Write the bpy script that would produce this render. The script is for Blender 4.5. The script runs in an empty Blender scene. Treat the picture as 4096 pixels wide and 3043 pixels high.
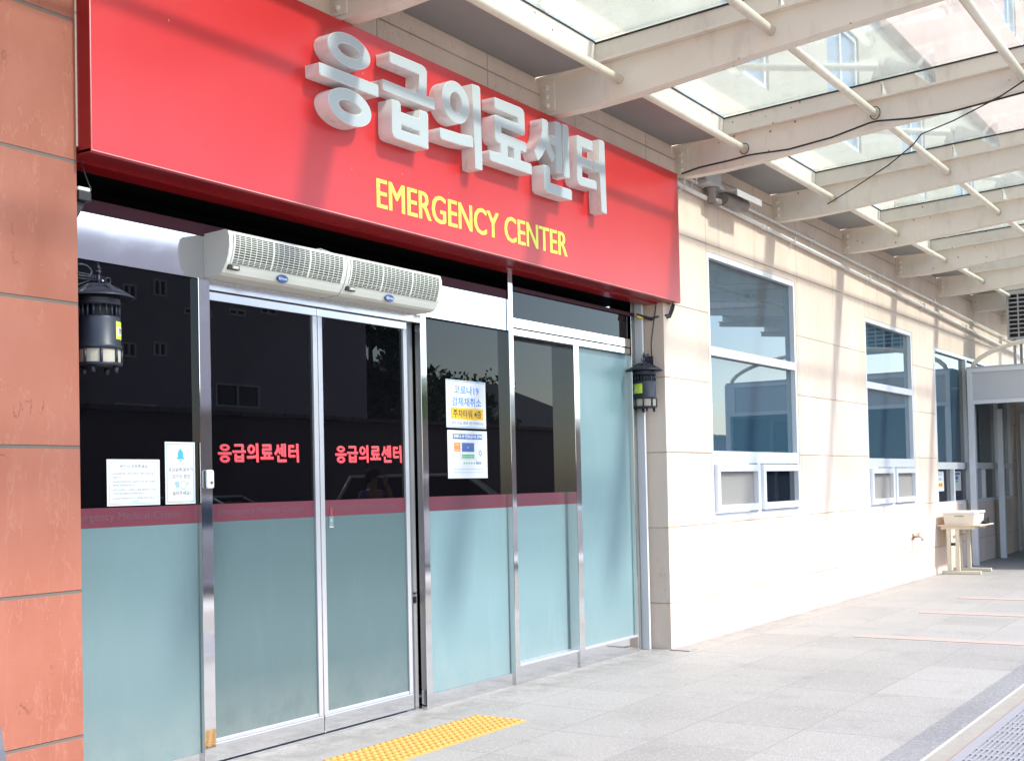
import bpy, bmesh, math, random
from mathutils import Vector, Matrix
R = math.radians
random.seed(7)
S = bpy.context.scene
COL = S.collection

# ------------------------------------------------------------------ camera
F, CX, CY, IW, IH = 4900.0, 2048.0, 1805.3, 4096.0, 3043.0
yaw, pitch, roll = 0.58030506, 0.02651436, -0.02170956
fw = Vector((math.cos(yaw)*math.cos(pitch), math.sin(yaw)*math.cos(pitch), math.sin(pitch)))
r0 = Vector((math.sin(yaw), -math.cos(yaw), 0)); u0 = r0.cross(fw)
rt = math.cos(roll)*r0 + math.sin(roll)*u0; up = rt.cross(fw)
cam = bpy.data.cameras.new('camera'); co = bpy.data.objects.new('camera', cam); COL.objects.link(co)
M = Matrix((rt, up, -fw)).transposed().to_4x4(); M.translation = Vector((0, -4.732, 1.40)); co.matrix_world = M
cam.sensor_fit = 'HORIZONTAL'; cam.sensor_width = 36.0; cam.lens = 36.0*F/IW
cam.shift_x = 0.0; cam.shift_y = (CY-IH/2)/IW
cam.clip_start = 0.05; cam.clip_end = 600
S.camera = co

# ------------------------------------------------------------------ world, sun, exposure
SUNV = Vector((0.24, -1.0, 0.97)).normalized()
w = bpy.data.worlds.new('World'); S.world = w; w.use_nodes = True
nt = w.node_tree; bg = nt.nodes['Background']; sky = nt.nodes.new('ShaderNodeTexSky')
sky.sky_type = 'NISHITA'; sky.sun_disc = False
sky.sun_elevation = math.asin(SUNV.z); sky.sun_rotation = math.atan2(SUNV.x, SUNV.y)
sky.air_density = 1.0; sky.dust_density = 1.0; sky.ozone_density = 1.0
nt.links.new(sky.outputs[0], bg.inputs[0]); bg.inputs[1].default_value = 0.15
sl = bpy.data.lights.new('sun', 'SUN'); sl.energy = 1.75; sl.angle = R(3.5); sl.color = (1.0, 0.955, 0.90)
so = bpy.data.objects.new('sun', sl); COL.objects.link(so); so.location = (0, -10, 20)
so.rotation_euler = SUNV.to_track_quat('Z', 'Y').to_euler()
S.view_settings.view_transform = 'Standard'; S.view_settings.look = 'None'
S.view_settings.exposure = 1.95; S.view_settings.gamma = 1.0
S.cycles.max_bounces = 10; S.cycles.diffuse_bounces = 5; S.cycles.glossy_bounces = 4; S.cycles.transparent_max_bounces = 24
S.cycles.use_denoising = True; S.cycles.caustics_reflective = False; S.cycles.caustics_refractive = False
S.cycles.sample_clamp_indirect = 6.0

# ------------------------------------------------------------------ materials
class NT:
    def __init__(s, name):
        s.m = bpy.data.materials.new(name); s.m.use_nodes = True; s.t = s.m.node_tree
        s.b = s.t.nodes['Principled BSDF']; s.out = s.t.nodes['Material Output']; s._p = None
    def n(s, typ, ins=None, **kw):
        nd = s.t.nodes.new(typ)
        for k, v in kw.items(): setattr(nd, k, v)
        for k, v in (ins or {}).items(): s.set(nd.inputs[k], v)
        return nd
    def set(s, sock, v):
        if hasattr(v, 'is_output'): s.t.links.new(v, sock)
        elif hasattr(v, 'outputs'): s.t.links.new(v.outputs[0], sock)
        else:
            if isinstance(v, tuple) and len(v) == 3 and sock.type == 'RGBA': v = v+(1,)
            sock.default_value = v
    def P(s, **kw):
        for k, v in kw.items(): s.set(s.b.inputs[k.replace('_', ' ')], v)
    def pos(s):
        if s._p is None: s._p = s.n('ShaderNodeNewGeometry').outputs['Position']
        return s._p
    def math(s, op, a, b=0.0, c=None):
        ins = {0: a, 1: b}
        if c is not None: ins[2] = c
        return s.n('ShaderNodeMath', ins, operation=op).outputs[0]
    def noise(s, scale, detail=3.0, rough=0.5, vec=None, stretch=None):
        v = vec if vec is not None else s.pos()
        if stretch: v = s.n('ShaderNodeVectorMath', {0: v, 1: stretch}, operation='MULTIPLY').outputs[0]
        return s.n('ShaderNodeTexNoise', {'Vector': v, 'Scale': scale, 'Detail': detail, 'Roughness': rough}).outputs['Fac']
    def ramp(s, fac, *stops):
        nd = s.n('ShaderNodeValToRGB', {0: fac}); cr = nd.color_ramp
        while len(cr.elements) < len(stops): cr.elements.new(0.5)
        for e, (p, c) in zip(cr.elements, stops):
            e.position = p; e.color = (c, c, c, 1) if not isinstance(c, tuple) else c+(1,)
        return nd.outputs[0]
    def mix(s, fac, a, b, blend='MIX'):
        nd = s.n('ShaderNodeMix', data_type='RGBA', blend_type=blend)
        s.set(nd.inputs[0], fac); s.set(nd.inputs[6], a); s.set(nd.inputs[7], b)
        return nd.outputs[2]
    def bump(s, h, strength=0.3, dist=0.01):
        s.set(s.b.inputs['Normal'], s.n('ShaderNodeBump', {'Height': h, 'Strength': strength, 'Distance': dist}))
    def xyz(s):
        nd = s.n('ShaderNodeSeparateXYZ', {0: s.pos()}); return nd.outputs
    def joint(s, c, off, pitch, width):          # 1 on the joint line, else 0 (soft)
        u = s.math('DIVIDE', s.math('SUBTRACT', c, off), pitch)
        f = s.math('ABSOLUTE', s.math('SUBTRACT', s.math('FRACT', s.math('ADD', u, 0.5)), 0.5))
        d = s.math('MULTIPLY', f, pitch)
        return s.n('ShaderNodeMapRange', {'Value': d, 'From Min': width*0.5, 'From Max': width*0.5+0.003, 'To Min': 1.0, 'To Max': 0.0}).outputs[0]
    def cell(s, ca, oa, pa, cb, ob, pb):
        a = s.math('FLOOR', s.math('DIVIDE', s.math('SUBTRACT', ca, oa), pa))
        b = s.math('FLOOR', s.math('DIVIDE', s.math('SUBTRACT', cb, ob), pb))
        v = s.n('ShaderNodeCombineXYZ', {0: a, 1: b, 2: 0.0})
        return s.n('ShaderNodeTexWhiteNoise', {'Vector': v}).outputs['Value']

def plain(name, col, rough=0.5, metal=0.0, var=0.12, scale=6.0, bump=0.0, spec=0.5, dirt=None, dirt_amt=0.0):
    t = NT(name); n = t.noise(scale, 5, 0.6)
    c = t.mix(n, tuple(x*(1-var) for x in col), tuple(min(1, x*(1+var)) for x in col))
    if dirt:
        d = t.ramp(t.noise(scale*2.3, 6, 0.65, stretch=(1, 1, 0.35)), (0.52, 0.0), (0.75, dirt_amt))
        c = t.mix(d, c, dirt)
    t.P(Base_Color=c, Roughness=rough, Metallic=metal); t.b.inputs['Specular IOR Level'].default_value = spec
    if bump: t.bump(t.noise(scale*8, 4, 0.6), bump, 0.004)
    return t.m

def mat_red_stone():
    t = NT('red_sandstone'); x, y, z = t.xyz()
    j = t.joint(z, 0.345, 0.628, 0.011)
    cell = t.cell(x, 3.447, 1.13, z, 0.345, 0.628)
    base = t.mix(cell, (0.240, 0.073, 0.041), (0.290, 0.092, 0.054))
    big = t.noise(2.2, 6, 0.6, stretch=(1, 1, 0.6))
    base = t.mix(t.ramp(big, (0.35, 0.0), (0.7, 1.0)), base, (0.32, 0.115, 0.076))
    vein = t.noise(3.0, 5, 0.6, stretch=(2.2, 1, 0.5))
    vr = t.math('ABSOLUTE', t.math('SUBTRACT', vein, 0.5))
    base = t.mix(t.ramp(vr, (0.0, 0.22), (0.010, 0.0)), base, (0.42, 0.22, 0.17))
    crack = t.math('ABSOLUTE', t.math('SUBTRACT', t.noise(3.4, 6, 0.62, stretch=(1.2, 1, 0.6)), 0.47))
    gate = t.ramp(t.noise(5.0, 2, 0.5, stretch=(1, 1, 1.3)), (0.57, 0.0), (0.63, 1.0))
    cr = t.math('MULTIPLY', t.ramp(crack, (0.0, 1.0), (0.006, 0.0)), gate)
    base = t.mix(t.math('MULTIPLY', cr, 0.5), base, (0.12, 0.04, 0.028))
    sp = t.n('ShaderNodeTexVoronoi', {'Vector': t.pos(), 'Scale': 60.0}).outputs['Distance']
    sg = t.ramp(t.noise(9.0, 2), (0.54, 0.0), (0.66, 1.0))
    spk = t.math('MULTIPLY', t.ramp(sp, (0.08, 1.0), (0.13, 0.0)), sg)
    base = t.mix(t.math('MULTIPLY', spk, 0.5), base, (0.62, 0.40, 0.32))
    base = t.mix(j, base, (0.115, 0.095, 0.08))
    t.P(Base_Color=base, Roughness=0.75)
    h = t.math('ADD', t.math('MULTIPLY', t.noise(6, 6, 0.6, stretch=(1, 1, 0.5)), 0.6), t.math('MULTIPLY', cr, -0.35))
    h = t.math('SUBTRACT', h, t.math('MULTIPLY', j, 1.2))
    t.bump(h, 0.6, 0.014); return t.m

def mat_beige_stone(name='beige_stone', c1=(0.69, 0.548, 0.445), c2=(0.75, 0.615, 0.51), pz=0.629, oz=0.379, px=1.15, ox=13.6, jc=(0.36, 0.265, 0.195)):
    t = NT(name); x, y, z = t.xyz()
    j = t.math('MAXIMUM', t.joint(z, oz, pz, 0.006), t.joint(x, ox, px, 0.005))
    cell = t.cell(x, ox, px, z, oz, pz)
    base = t.mix(cell, c1, c2)
    big = t.noise(1.6, 6, 0.62, stretch=(1, 1, 0.45))
    base = t.mix(t.ramp(big, (0.40, 0.0), (0.70, 0.7)), base, tuple(v*0.82 for v in c1))
    dr = t.ramp(t.noise(5.0, 6, 0.65, stretch=(1.6, 1, 0.10)), (0.56, 0.0), (0.74, 0.5))
    base = t.mix(dr, base, tuple(v*0.72 for v in c1))
    crack = t.math('ABSOLUTE', t.math('SUBTRACT', t.noise(2.6, 5, 0.6, stretch=(1.3, 1, 0.55)), 0.5))
    gate = t.ramp(t.noise(1.3, 2), (0.52, 0.0), (0.62, 1.0))
    cr = t.math('MULTIPLY', t.ramp(crack, (0.0, 1.0), (0.004, 0.0)), gate)
    base = t.mix(t.math('MULTIPLY', cr, 0.6), base, (0.38, 0.26, 0.17))
    base = t.mix(t.math('MULTIPLY', j, t.ramp(t.noise(2.2, 4), (0.35, 0.35), (0.62, 1.0))), base, jc)
    t.P(Base_Color=base, Roughness=0.8)
    h = t.math('SUBTRACT', t.math('MULTIPLY', t.noise(7, 6, 0.6, stretch=(1, 1, 0.5)), 0.5), t.math('MULTIPLY', j, 0.9))
    t.bump(h, 0.6, 0.012); return t.m

def mat_granite(name='granite_paving', c1=(0.258, 0.247, 0.230), c2=(0.318, 0.305, 0.284), joints=True, tint=(0.34, 0.328, 0.308)):
    t = NT(name); x, y, z = t.xyz()
    cell = t.cell(x, 7.26, 0.655, y, -1.69, 0.61)
    base = t.mix(cell, c1, c2)
    base = t.mix(t.ramp(t.noise(0.9, 5, 0.6), (0.4, 0.0), (0.7, 0.6)), base, tint)
    sp = t.noise(120, 3, 0.8)
    base = t.mix(t.ramp(sp, (0.36, 0.7), (0.5, 0.0)), base, (0.10, 0.10, 0.098))
    base = t.mix(t.ramp(sp, (0.56, 0.0), (0.68, 0.6)), base, (0.52, 0.52, 0.51))
    sp2 = t.noise(38, 4, 0.75)
    base = t.mix(t.ramp(sp2, (0.54, 0.0), (0.70, 0.7)), base, (0.46, 0.455, 0.445))
    st = t.noise(2.6, 6, 0.7)
    base = t.mix(t.ramp(st, (0.54, 0.0), (0.72, 0.45)), base, (0.16, 0.158, 0.152))
    if joints:
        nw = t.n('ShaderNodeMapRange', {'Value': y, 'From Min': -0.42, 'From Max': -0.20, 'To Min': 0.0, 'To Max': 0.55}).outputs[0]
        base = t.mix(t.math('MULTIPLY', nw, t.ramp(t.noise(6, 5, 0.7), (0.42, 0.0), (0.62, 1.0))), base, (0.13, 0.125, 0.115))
        j = t.math('MAXIMUM', t.joint(x, 7.26, 0.655, 0.004), t.math('MULTIPLY', t.joint(y, -1.69, 0.61, 0.004), 0.8))
        base = t.mix(t.math('MULTIPLY', j, t.math('MULTIPLY', t.ramp(t.noise(1.8, 3), (0.35, 0.25), (0.65, 1.0)), 0.75)), base, (0.10, 0.10, 0.095))
        t.bump(t.math('SUBTRACT', t.math('MULTIPLY', sp2, 0.3), j), 0.3, 0.004)
    t.P(Base_Color=base, Roughness=0.62); return t.m

def mat_red_sign():
    t = NT('red_sign_panel')
    st = t.noise(1.2, 6, 0.6, stretch=(1, 1, 0.22)); d = t.noise(14, 5, 0.7, stretch=(1, 1, 0.3))
    c = t.mix(t.ramp(st, (0.4, 0.0), (0.75, 0.6)), (0.50, 0.016, 0.019), (0.53, 0.036, 0.038))
    c = t.mix(t.ramp(d, (0.60, 0.0), (0.80, 0.30)), c, (0.42, 0.05, 0.045))
    sp = t.n('ShaderNodeTexVoronoi', {'Vector': t.n('ShaderNodeVectorMath', {0: t.pos(), 1: (1, 1, 0.45)}, operation='MULTIPLY').outputs[0], 'Scale': 9.0}).outputs['Distance']
    c = t.mix(t.math('MULTIPLY', t.ramp(sp, (0.02, 1.0), (0.035, 0.0)), 0.6), c, (0.85, 0.5, 0.48))
    t.P(Base_Color=c, Roughness=0.33); t.b.inputs['Specular IOR Level'].default_value = 0.6
    return t.m

def mat_steel(name='polished_steel', rough=0.06, wave=0.10):
    t = NT(name)
    t.P(Base_Color=(0.74, 0.73, 0.73), Metallic=1.0, Roughness=t.math('ADD', rough, t.math('MULTIPLY', t.ramp(t.noise(8, 5, 0.7), (0.5, 0.0), (0.8, 1.0)), 0.03)))
    t.bump(t.noise(1.1, 1, 0.4), wave, 0.02); return t.m

def mat_dark_glass(name, col, rough=0.01, ior=1.5, wave=0.0):
    t = NT(name); t.P(Base_Color=col, Roughness=rough, IOR=ior)
    if wave: t.bump(t.noise(0.8, 1, 0.4), wave, 0.01)
    return t.m

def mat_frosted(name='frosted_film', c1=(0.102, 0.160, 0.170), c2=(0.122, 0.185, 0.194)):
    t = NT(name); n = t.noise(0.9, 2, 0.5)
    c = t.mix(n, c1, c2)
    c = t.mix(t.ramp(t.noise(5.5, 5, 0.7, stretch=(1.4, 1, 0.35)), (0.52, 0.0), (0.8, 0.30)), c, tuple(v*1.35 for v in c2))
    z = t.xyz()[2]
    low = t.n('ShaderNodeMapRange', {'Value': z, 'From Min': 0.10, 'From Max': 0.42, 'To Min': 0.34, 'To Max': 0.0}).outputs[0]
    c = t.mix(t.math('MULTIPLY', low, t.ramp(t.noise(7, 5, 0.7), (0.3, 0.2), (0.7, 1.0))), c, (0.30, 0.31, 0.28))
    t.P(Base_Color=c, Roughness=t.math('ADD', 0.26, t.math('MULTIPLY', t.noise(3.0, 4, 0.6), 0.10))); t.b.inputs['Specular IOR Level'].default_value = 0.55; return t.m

def mat_canopy_glass():
    t = NT('dusty_canopy_glass'); nt = t.t; nt.nodes.remove(t.b)
    tr = t.n('ShaderNodeBsdfTransparent', {0: (0.86, 0.905, 0.885)})
    streak = t.noise(3.2, 5, 0.7, stretch=(0.6, 1.0, 1)); spots = t.noise(26, 3, 0.75, stretch=(1, 0.35, 1))
    dust = t.math('ADD', t.math('MULTIPLY', t.ramp(streak, (0.3, 0.07), (0.75, 0.19)), 1.0), t.ramp(spots, (0.66, 0.0), (0.74, 0.15)))
    di = t.n('ShaderNodeBsdfTranslucent', {0: (0.76, 0.79, 0.74)})
    m1 = t.n('ShaderNodeMixShader', {0: dust, 1: tr.outputs[0], 2: di.outputs[0]})
    grime = t.n('ShaderNodeBsdfDiffuse', {0: (0.10, 0.10, 0.09)}); gm = t.math('MULTIPLY', t.ramp(t.noise(11, 4, 0.7, stretch=(2.2, 0.55, 1)), (0.64, 0.0), (0.70, 0.5)), t.ramp(t.noise(1.7, 3), (0.45, 0.0), (0.6, 1.0)))
    m1 = t.n('ShaderNodeMixShader', {0: gm, 1: m1.outputs[0], 2: grime.outputs[0]})
    gl = t.n('ShaderNodeBsdfGlossy', {0: (1, 1, 1), 'Roughness': 0.02})
    fr = t.n('ShaderNodeFresnel', {'IOR': 1.25})
    m2 = t.n('ShaderNodeMixShader', {0: t.math('MULTIPLY', fr.outputs[0], 0.6), 1: m1.outputs[0], 2: gl.outputs[0]})
    t.set(t.out.inputs[0], m2); return t.m

def mat_leaf(name, a, b):
    t = NT(name); t.P(Base_Color=t.mix(t.noise(3.0, 3), a, b), Roughness=0.6); return t.m

def mat_beam_paint():
    t = NT('beige_steel_paint'); n = t.noise(2.5, 5, 0.6)
    c = t.mix(n, (0.71, 0.645, 0.545), (0.80, 0.725, 0.62))
    c = t.mix(t.ramp(t.noise(5.5, 6, 0.65, stretch=(1, 1, 0.35)), (0.52, 0.0), (0.75, 0.3)), c, (0.30, 0.20, 0.13))
    v = t.n('ShaderNodeTexVoronoi', {'Vector': t.pos(), 'Scale': 11.0}).outputs['Distance']
    g = t.ramp(t.noise(1.7, 2), (0.53, 0.0), (0.6, 1.0))
    c = t.mix(t.math('MULTIPLY', t.math('MULTIPLY', t.ramp(v, (0.07, 1.0), (0.13, 0.0)), g), 0.85), c, (0.07, 0.045, 0.035))
    t.P(Base_Color=c, Roughness=0.5); t.bump(t.noise(40, 3), 0.08, 0.002); return t.m

MT = dict(
    red_stone=mat_red_stone(), beige=mat_beige_stone(),
    beige_up=mat_beige_stone('beige_upper_tiles', (0.40, 0.365, 0.295), (0.43, 0.39, 0.32), 0.629, 0.379, 1.15, 13.6, (0.45, 0.37, 0.28)),
    pink=mat_beige_stone('pink_upper_tiles', (0.57, 0.365, 0.325), (0.61, 0.40, 0.36), 0.629, 0.379, 1.15, 13.6, (0.42, 0.22, 0.18)),
    granite=mat_granite(), granite_dark=mat_granite('dark_granite_border', (0.17, 0.17, 0.178), (0.20, 0.20, 0.208), False, (0.22, 0.22, 0.225)),
    red_paver=plain('red_paver', (0.38, 0.295, 0.262), 0.75, 0, 0.15, 40),
    concrete=plain('weathered_concrete', (0.27, 0.255, 0.225), 0.85, 0, 0.2, 9, 0.4, 0.3, (0.22, 0.19, 0.16), 0.5),
    asphalt=plain('pale_forecourt_concrete', (0.50, 0.49, 0.47), 0.9, 0, 0.2, 30, 0.4, 0.3),
    grate=plain('galvanised_grate', (0.33, 0.33, 0.36), 0.5, 0.35, 0.12, 14), pit=plain('dark_pit', (0.02, 0.014, 0.012), 0.9),
    rust=plain('rusty_edge', (0.26, 0.17, 0.12), 0.85, 0, 0.3, 30),
    sign_red=mat_red_sign(), sign_edge=plain('red_sign_edge', (0.27, 0.009, 0.013), 0.32, 0, 0.15, 8),
    letter_side=plain('letter_side', (0.74, 0.75, 0.74), 0.6, 0, 0.06, 5, 0, 0.25, (0.24, 0.16, 0.11), 0.45),
    letter_face=plain('letter_face', (0.40, 0.44, 0.46), 0.6, 0, 0.04, 4, 0, 0.25), letter_trim=plain('letter_trim', (0.66, 0.67, 0.66), 0.4, 0, 0.03, 6),
    yellow=plain('yellow_lettering', (0.74, 0.74, 0.10), 0.45, 0, 0.04, 8), yellow_edge=plain('yellow_letter_outline', (0.30, 0.10, 0.03), 0.6),
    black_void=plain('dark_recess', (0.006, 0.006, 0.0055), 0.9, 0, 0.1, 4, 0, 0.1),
    steel=mat_steel(), steel2=mat_steel('brushed_steel', 0.22, 0.04), alum=plain('satin_aluminium', (0.74, 0.75, 0.78), 0.38, 0.25, 0.05, 10),
    alum_grey=plain('grey_aluminium', (0.40, 0.405, 0.42), 0.45, 0.3, 0.05, 10),
    dark_glass=mat_dark_glass('dark_tinted_glass', (0.002, 0.002, 0.003), 0.005, 1.31),
    win_glass=mat_dark_glass('window_glass', (0.030, 0.066, 0.098), 0.01, 1.7, 0.015), win_dark=mat_dark_glass('window_glass_low', (0.010, 0.014, 0.022), 0.02, 1.5),
    sky_glass=mat_dark_glass('upper_window_glass', (0.10, 0.17, 0.24), 0.03, 1.7),
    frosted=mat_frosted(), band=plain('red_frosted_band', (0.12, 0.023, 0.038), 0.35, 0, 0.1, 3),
    band_text=plain('band_lettering', (0.10, 0.045, 0.06), 0.5), door_text=plain('red_door_lettering', (0.80, 0.06, 0.075), 0.4, 0, 0.03), door_text_shadow=plain('door_letter_edge', (0.22, 0.004, 0.008), 0.5),
    paper=plain('white_paper', (0.56, 0.57, 0.58), 0.5, 0, 0.02, 20), ink_blue=plain('blue_ink', (0.05, 0.18, 0.48), 0.6), ink_cyan=plain('cyan_ink', (0.035, 0.30, 0.48), 0.6),
    ink_pale=plain('pale_blue_ink', (0.07, 0.25, 0.44), 0.6), ink_grey=plain('faded_ink', (0.075, 0.07, 0.06), 0.6), ink_faint=plain('faint_ink', (0.12, 0.12, 0.13), 0.6), ink_black=plain('black_ink', (0.05, 0.045, 0.03), 0.6),
    ink_orange=plain('orange_ink', (0.66, 0.22, 0.05), 0.6), ink_yellow=plain('yellow_ink', (0.66, 0.38, 0.01), 0.6), ink_navy=plain('navy_ink', (0.05, 0.105, 0.27), 0.6), ink_green=plain('green_ink', (0.06, 0.27, 0.11), 0.6), ink_white=plain('white_ink', (0.78, 0.78, 0.78), 0.6),
    cream=plain('cream_plastic', (0.72, 0.73, 0.65), 0.42, 0, 0.03, 6), cream_side=plain('grey_cream_plastic', (0.62, 0.60, 0.56), 0.5, 0, 0.03, 6), grill_dark=plain('grille_inside', (0.035, 0.03, 0.024), 0.8),
    navy_plastic=plain('navy_black_plastic', (0.014, 0.017, 0.030), 0.42, 0, 0.2, 12), black=plain('black_rubber', (0.012, 0.012, 0.013), 0.55), mesh=plain('dirty_trap_mesh', (0.42, 0.38, 0.31), 0.85, 0, 0.2, 20, 0, 0.3, (0.16, 0.10, 0.06), 0.6),
    lime=plain('lime_sticker', (0.52, 0.66, 0.06), 0.45), lime_pale=plain('pale_sticker', (0.72, 0.75, 0.62), 0.45), green_stk=plain('green_sticker', (0.30, 0.62, 0.22), 0.45),
    steelpaint=mat_beam_paint(),
    pipe_paint=plain('cream_pipe_paint', (0.76, 0.70, 0.58), 0.45, 0, 0.06, 4, 0, 0.4, (0.42, 0.26, 0.12), 0.35),
    soffit=plain('grey_soffit', (0.26, 0.25, 0.245), 0.5, 0, 0.15, 1.5), gasket=plain('black_gasket', (0.015, 0.015, 0.014), 0.7),
    cglass=mat_canopy_glass(), conduit=plain('galvanised_conduit', (0.70, 0.68, 0.65), 0.45, 0.15, 0.1, 10), boxgrey=plain('pale_grey_box', (0.48, 0.45, 0.44), 0.5), camgrey=plain('camera_grey', (0.22, 0.19, 0.175), 0.5),
    white_plastic=plain('white_plastic', (0.76, 0.76, 0.73), 0.4, 0, 0.03), yellow_wire=plain('yellow_wire', (0.70, 0.50, 0.03), 0.5),
    tactile=plain('tactile_yellow', (0.52, 0.285, 0.075), 0.7, 0, 0.1, 7, 0.1, 0.3), blind=plain('beige_blind', (0.27, 0.25, 0.232), 0.8, 0, 0.05, 8),
    desk_wood=plain('desk_laminate', (0.66, 0.52, 0.40), 0.5), desk_metal=plain('cream_desk_metal', (0.62, 0.57, 0.44), 0.45), tub=plain('cream_tub', (0.72, 0.66, 0.55), 0.45), slot=plain('tub_slot', (0.42, 0.30, 0.10), 0.7),
    kiosk=plain('kiosk_grey_panel', (0.50, 0.505, 0.52), 0.5, 0, 0.04, 5), kiosk_frame=plain('kiosk_frame', (0.66, 0.67, 0.70), 0.42, 0.2, 0.04, 6),
    opp=plain('grey_render', (0.42, 0.42, 0.44), 0.85, 0, 0.06, 0.6), opp_frame=plain('pale_window_frame', (0.85, 0.85, 0.86), 0.5), fence=plain('dark_fence_wall', (0.16, 0.16, 0.165), 0.85, 0, 0.2, 2), tile=plain('old_roof_tile', (0.20, 0.18, 0.165), 0.85, 0, 0.3, 5, 0.4),
    bark=plain('bark', (0.10, 0.075, 0.05), 0.9, 0, 0.3, 9, 0.5), leaf_a=mat_leaf('leaf_dark', (0.03, 0.075, 0.02), (0.07, 0.14, 0.035)), leaf_b=mat_leaf('leaf_light', (0.06, 0.13, 0.03), (0.12, 0.2, 0.05)),
    car_silver=plain('silver_car_paint', (0.48, 0.49, 0.52), 0.25, 0.4, 0.03), car_white=plain('white_car_paint', (0.75, 0.75, 0.75), 0.25), car_dark=plain('dark_car_paint', (0.03, 0.03, 0.036), 0.2), tyre=plain('tyre_rubber', (0.02, 0.02, 0.02), 0.85), rim=plain('alloy_rim', (0.55, 0.55, 0.56), 0.3, 0.8), lens=plain('lamp_lens', (0.62, 0.64, 0.66), 0.1), tail=plain('tail_lens', (0.45, 0.02, 0.02), 0.2),
    skin=plain('skin', (0.52, 0.30, 0.21), 0.55), purple=plain('purple_cloth', (0.25, 0.11, 0.36), 0.8), trousers=plain('dark_cloth', (0.025, 0.025, 0.03), 0.85), capcloth=plain('maroon_cap', (0.12, 0.02, 0.02), 0.8), hair=plain('black_hair', (0.012, 0.010, 0.009), 0.5),
    frost_pale=plain('clear_plastic_holder', (0.16, 0.22, 0.23), 0.25), band_lit=plain('red_plastic_tab', (0.22, 0.045, 0.055), 0.3),
    alum_door=plain('door_aluminium', (0.50, 0.50, 0.52), 0.3, 0.45, 0.06, 10),
    car_grey=plain('grey_car_paint', (0.13, 0.13, 0.15), 0.25, 0.2, 0.03),
    mortar=plain('pale_mortar', (0.45, 0.44, 0.42), 0.85, 0, 0.1, 20),
    jamb=plain('grey_green_jamb', (0.13, 0.135, 0.12), 0.3, 0, 0.1, 3),
    rail_reflection=plain('painted_rail_reflection', (0.045, 0.012, 0.018), 0.6, 0.0, 0.1, 4, 0, 0.15),  # red-brown colour stands in for the rail's reflection of the sign underside
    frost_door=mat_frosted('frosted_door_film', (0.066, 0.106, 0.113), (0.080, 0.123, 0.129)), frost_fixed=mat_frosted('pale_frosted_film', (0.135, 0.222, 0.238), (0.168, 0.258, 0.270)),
    tap=plain('tap_metal', (0.50, 0.42, 0.36), 0.4, 0.5),
)

# ------------------------------------------------------------------ builders
def world_origin(o):
    v = Vector((0, 0, 0))
    while o is not None: v += o.location; o = o.parent
    return v

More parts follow.
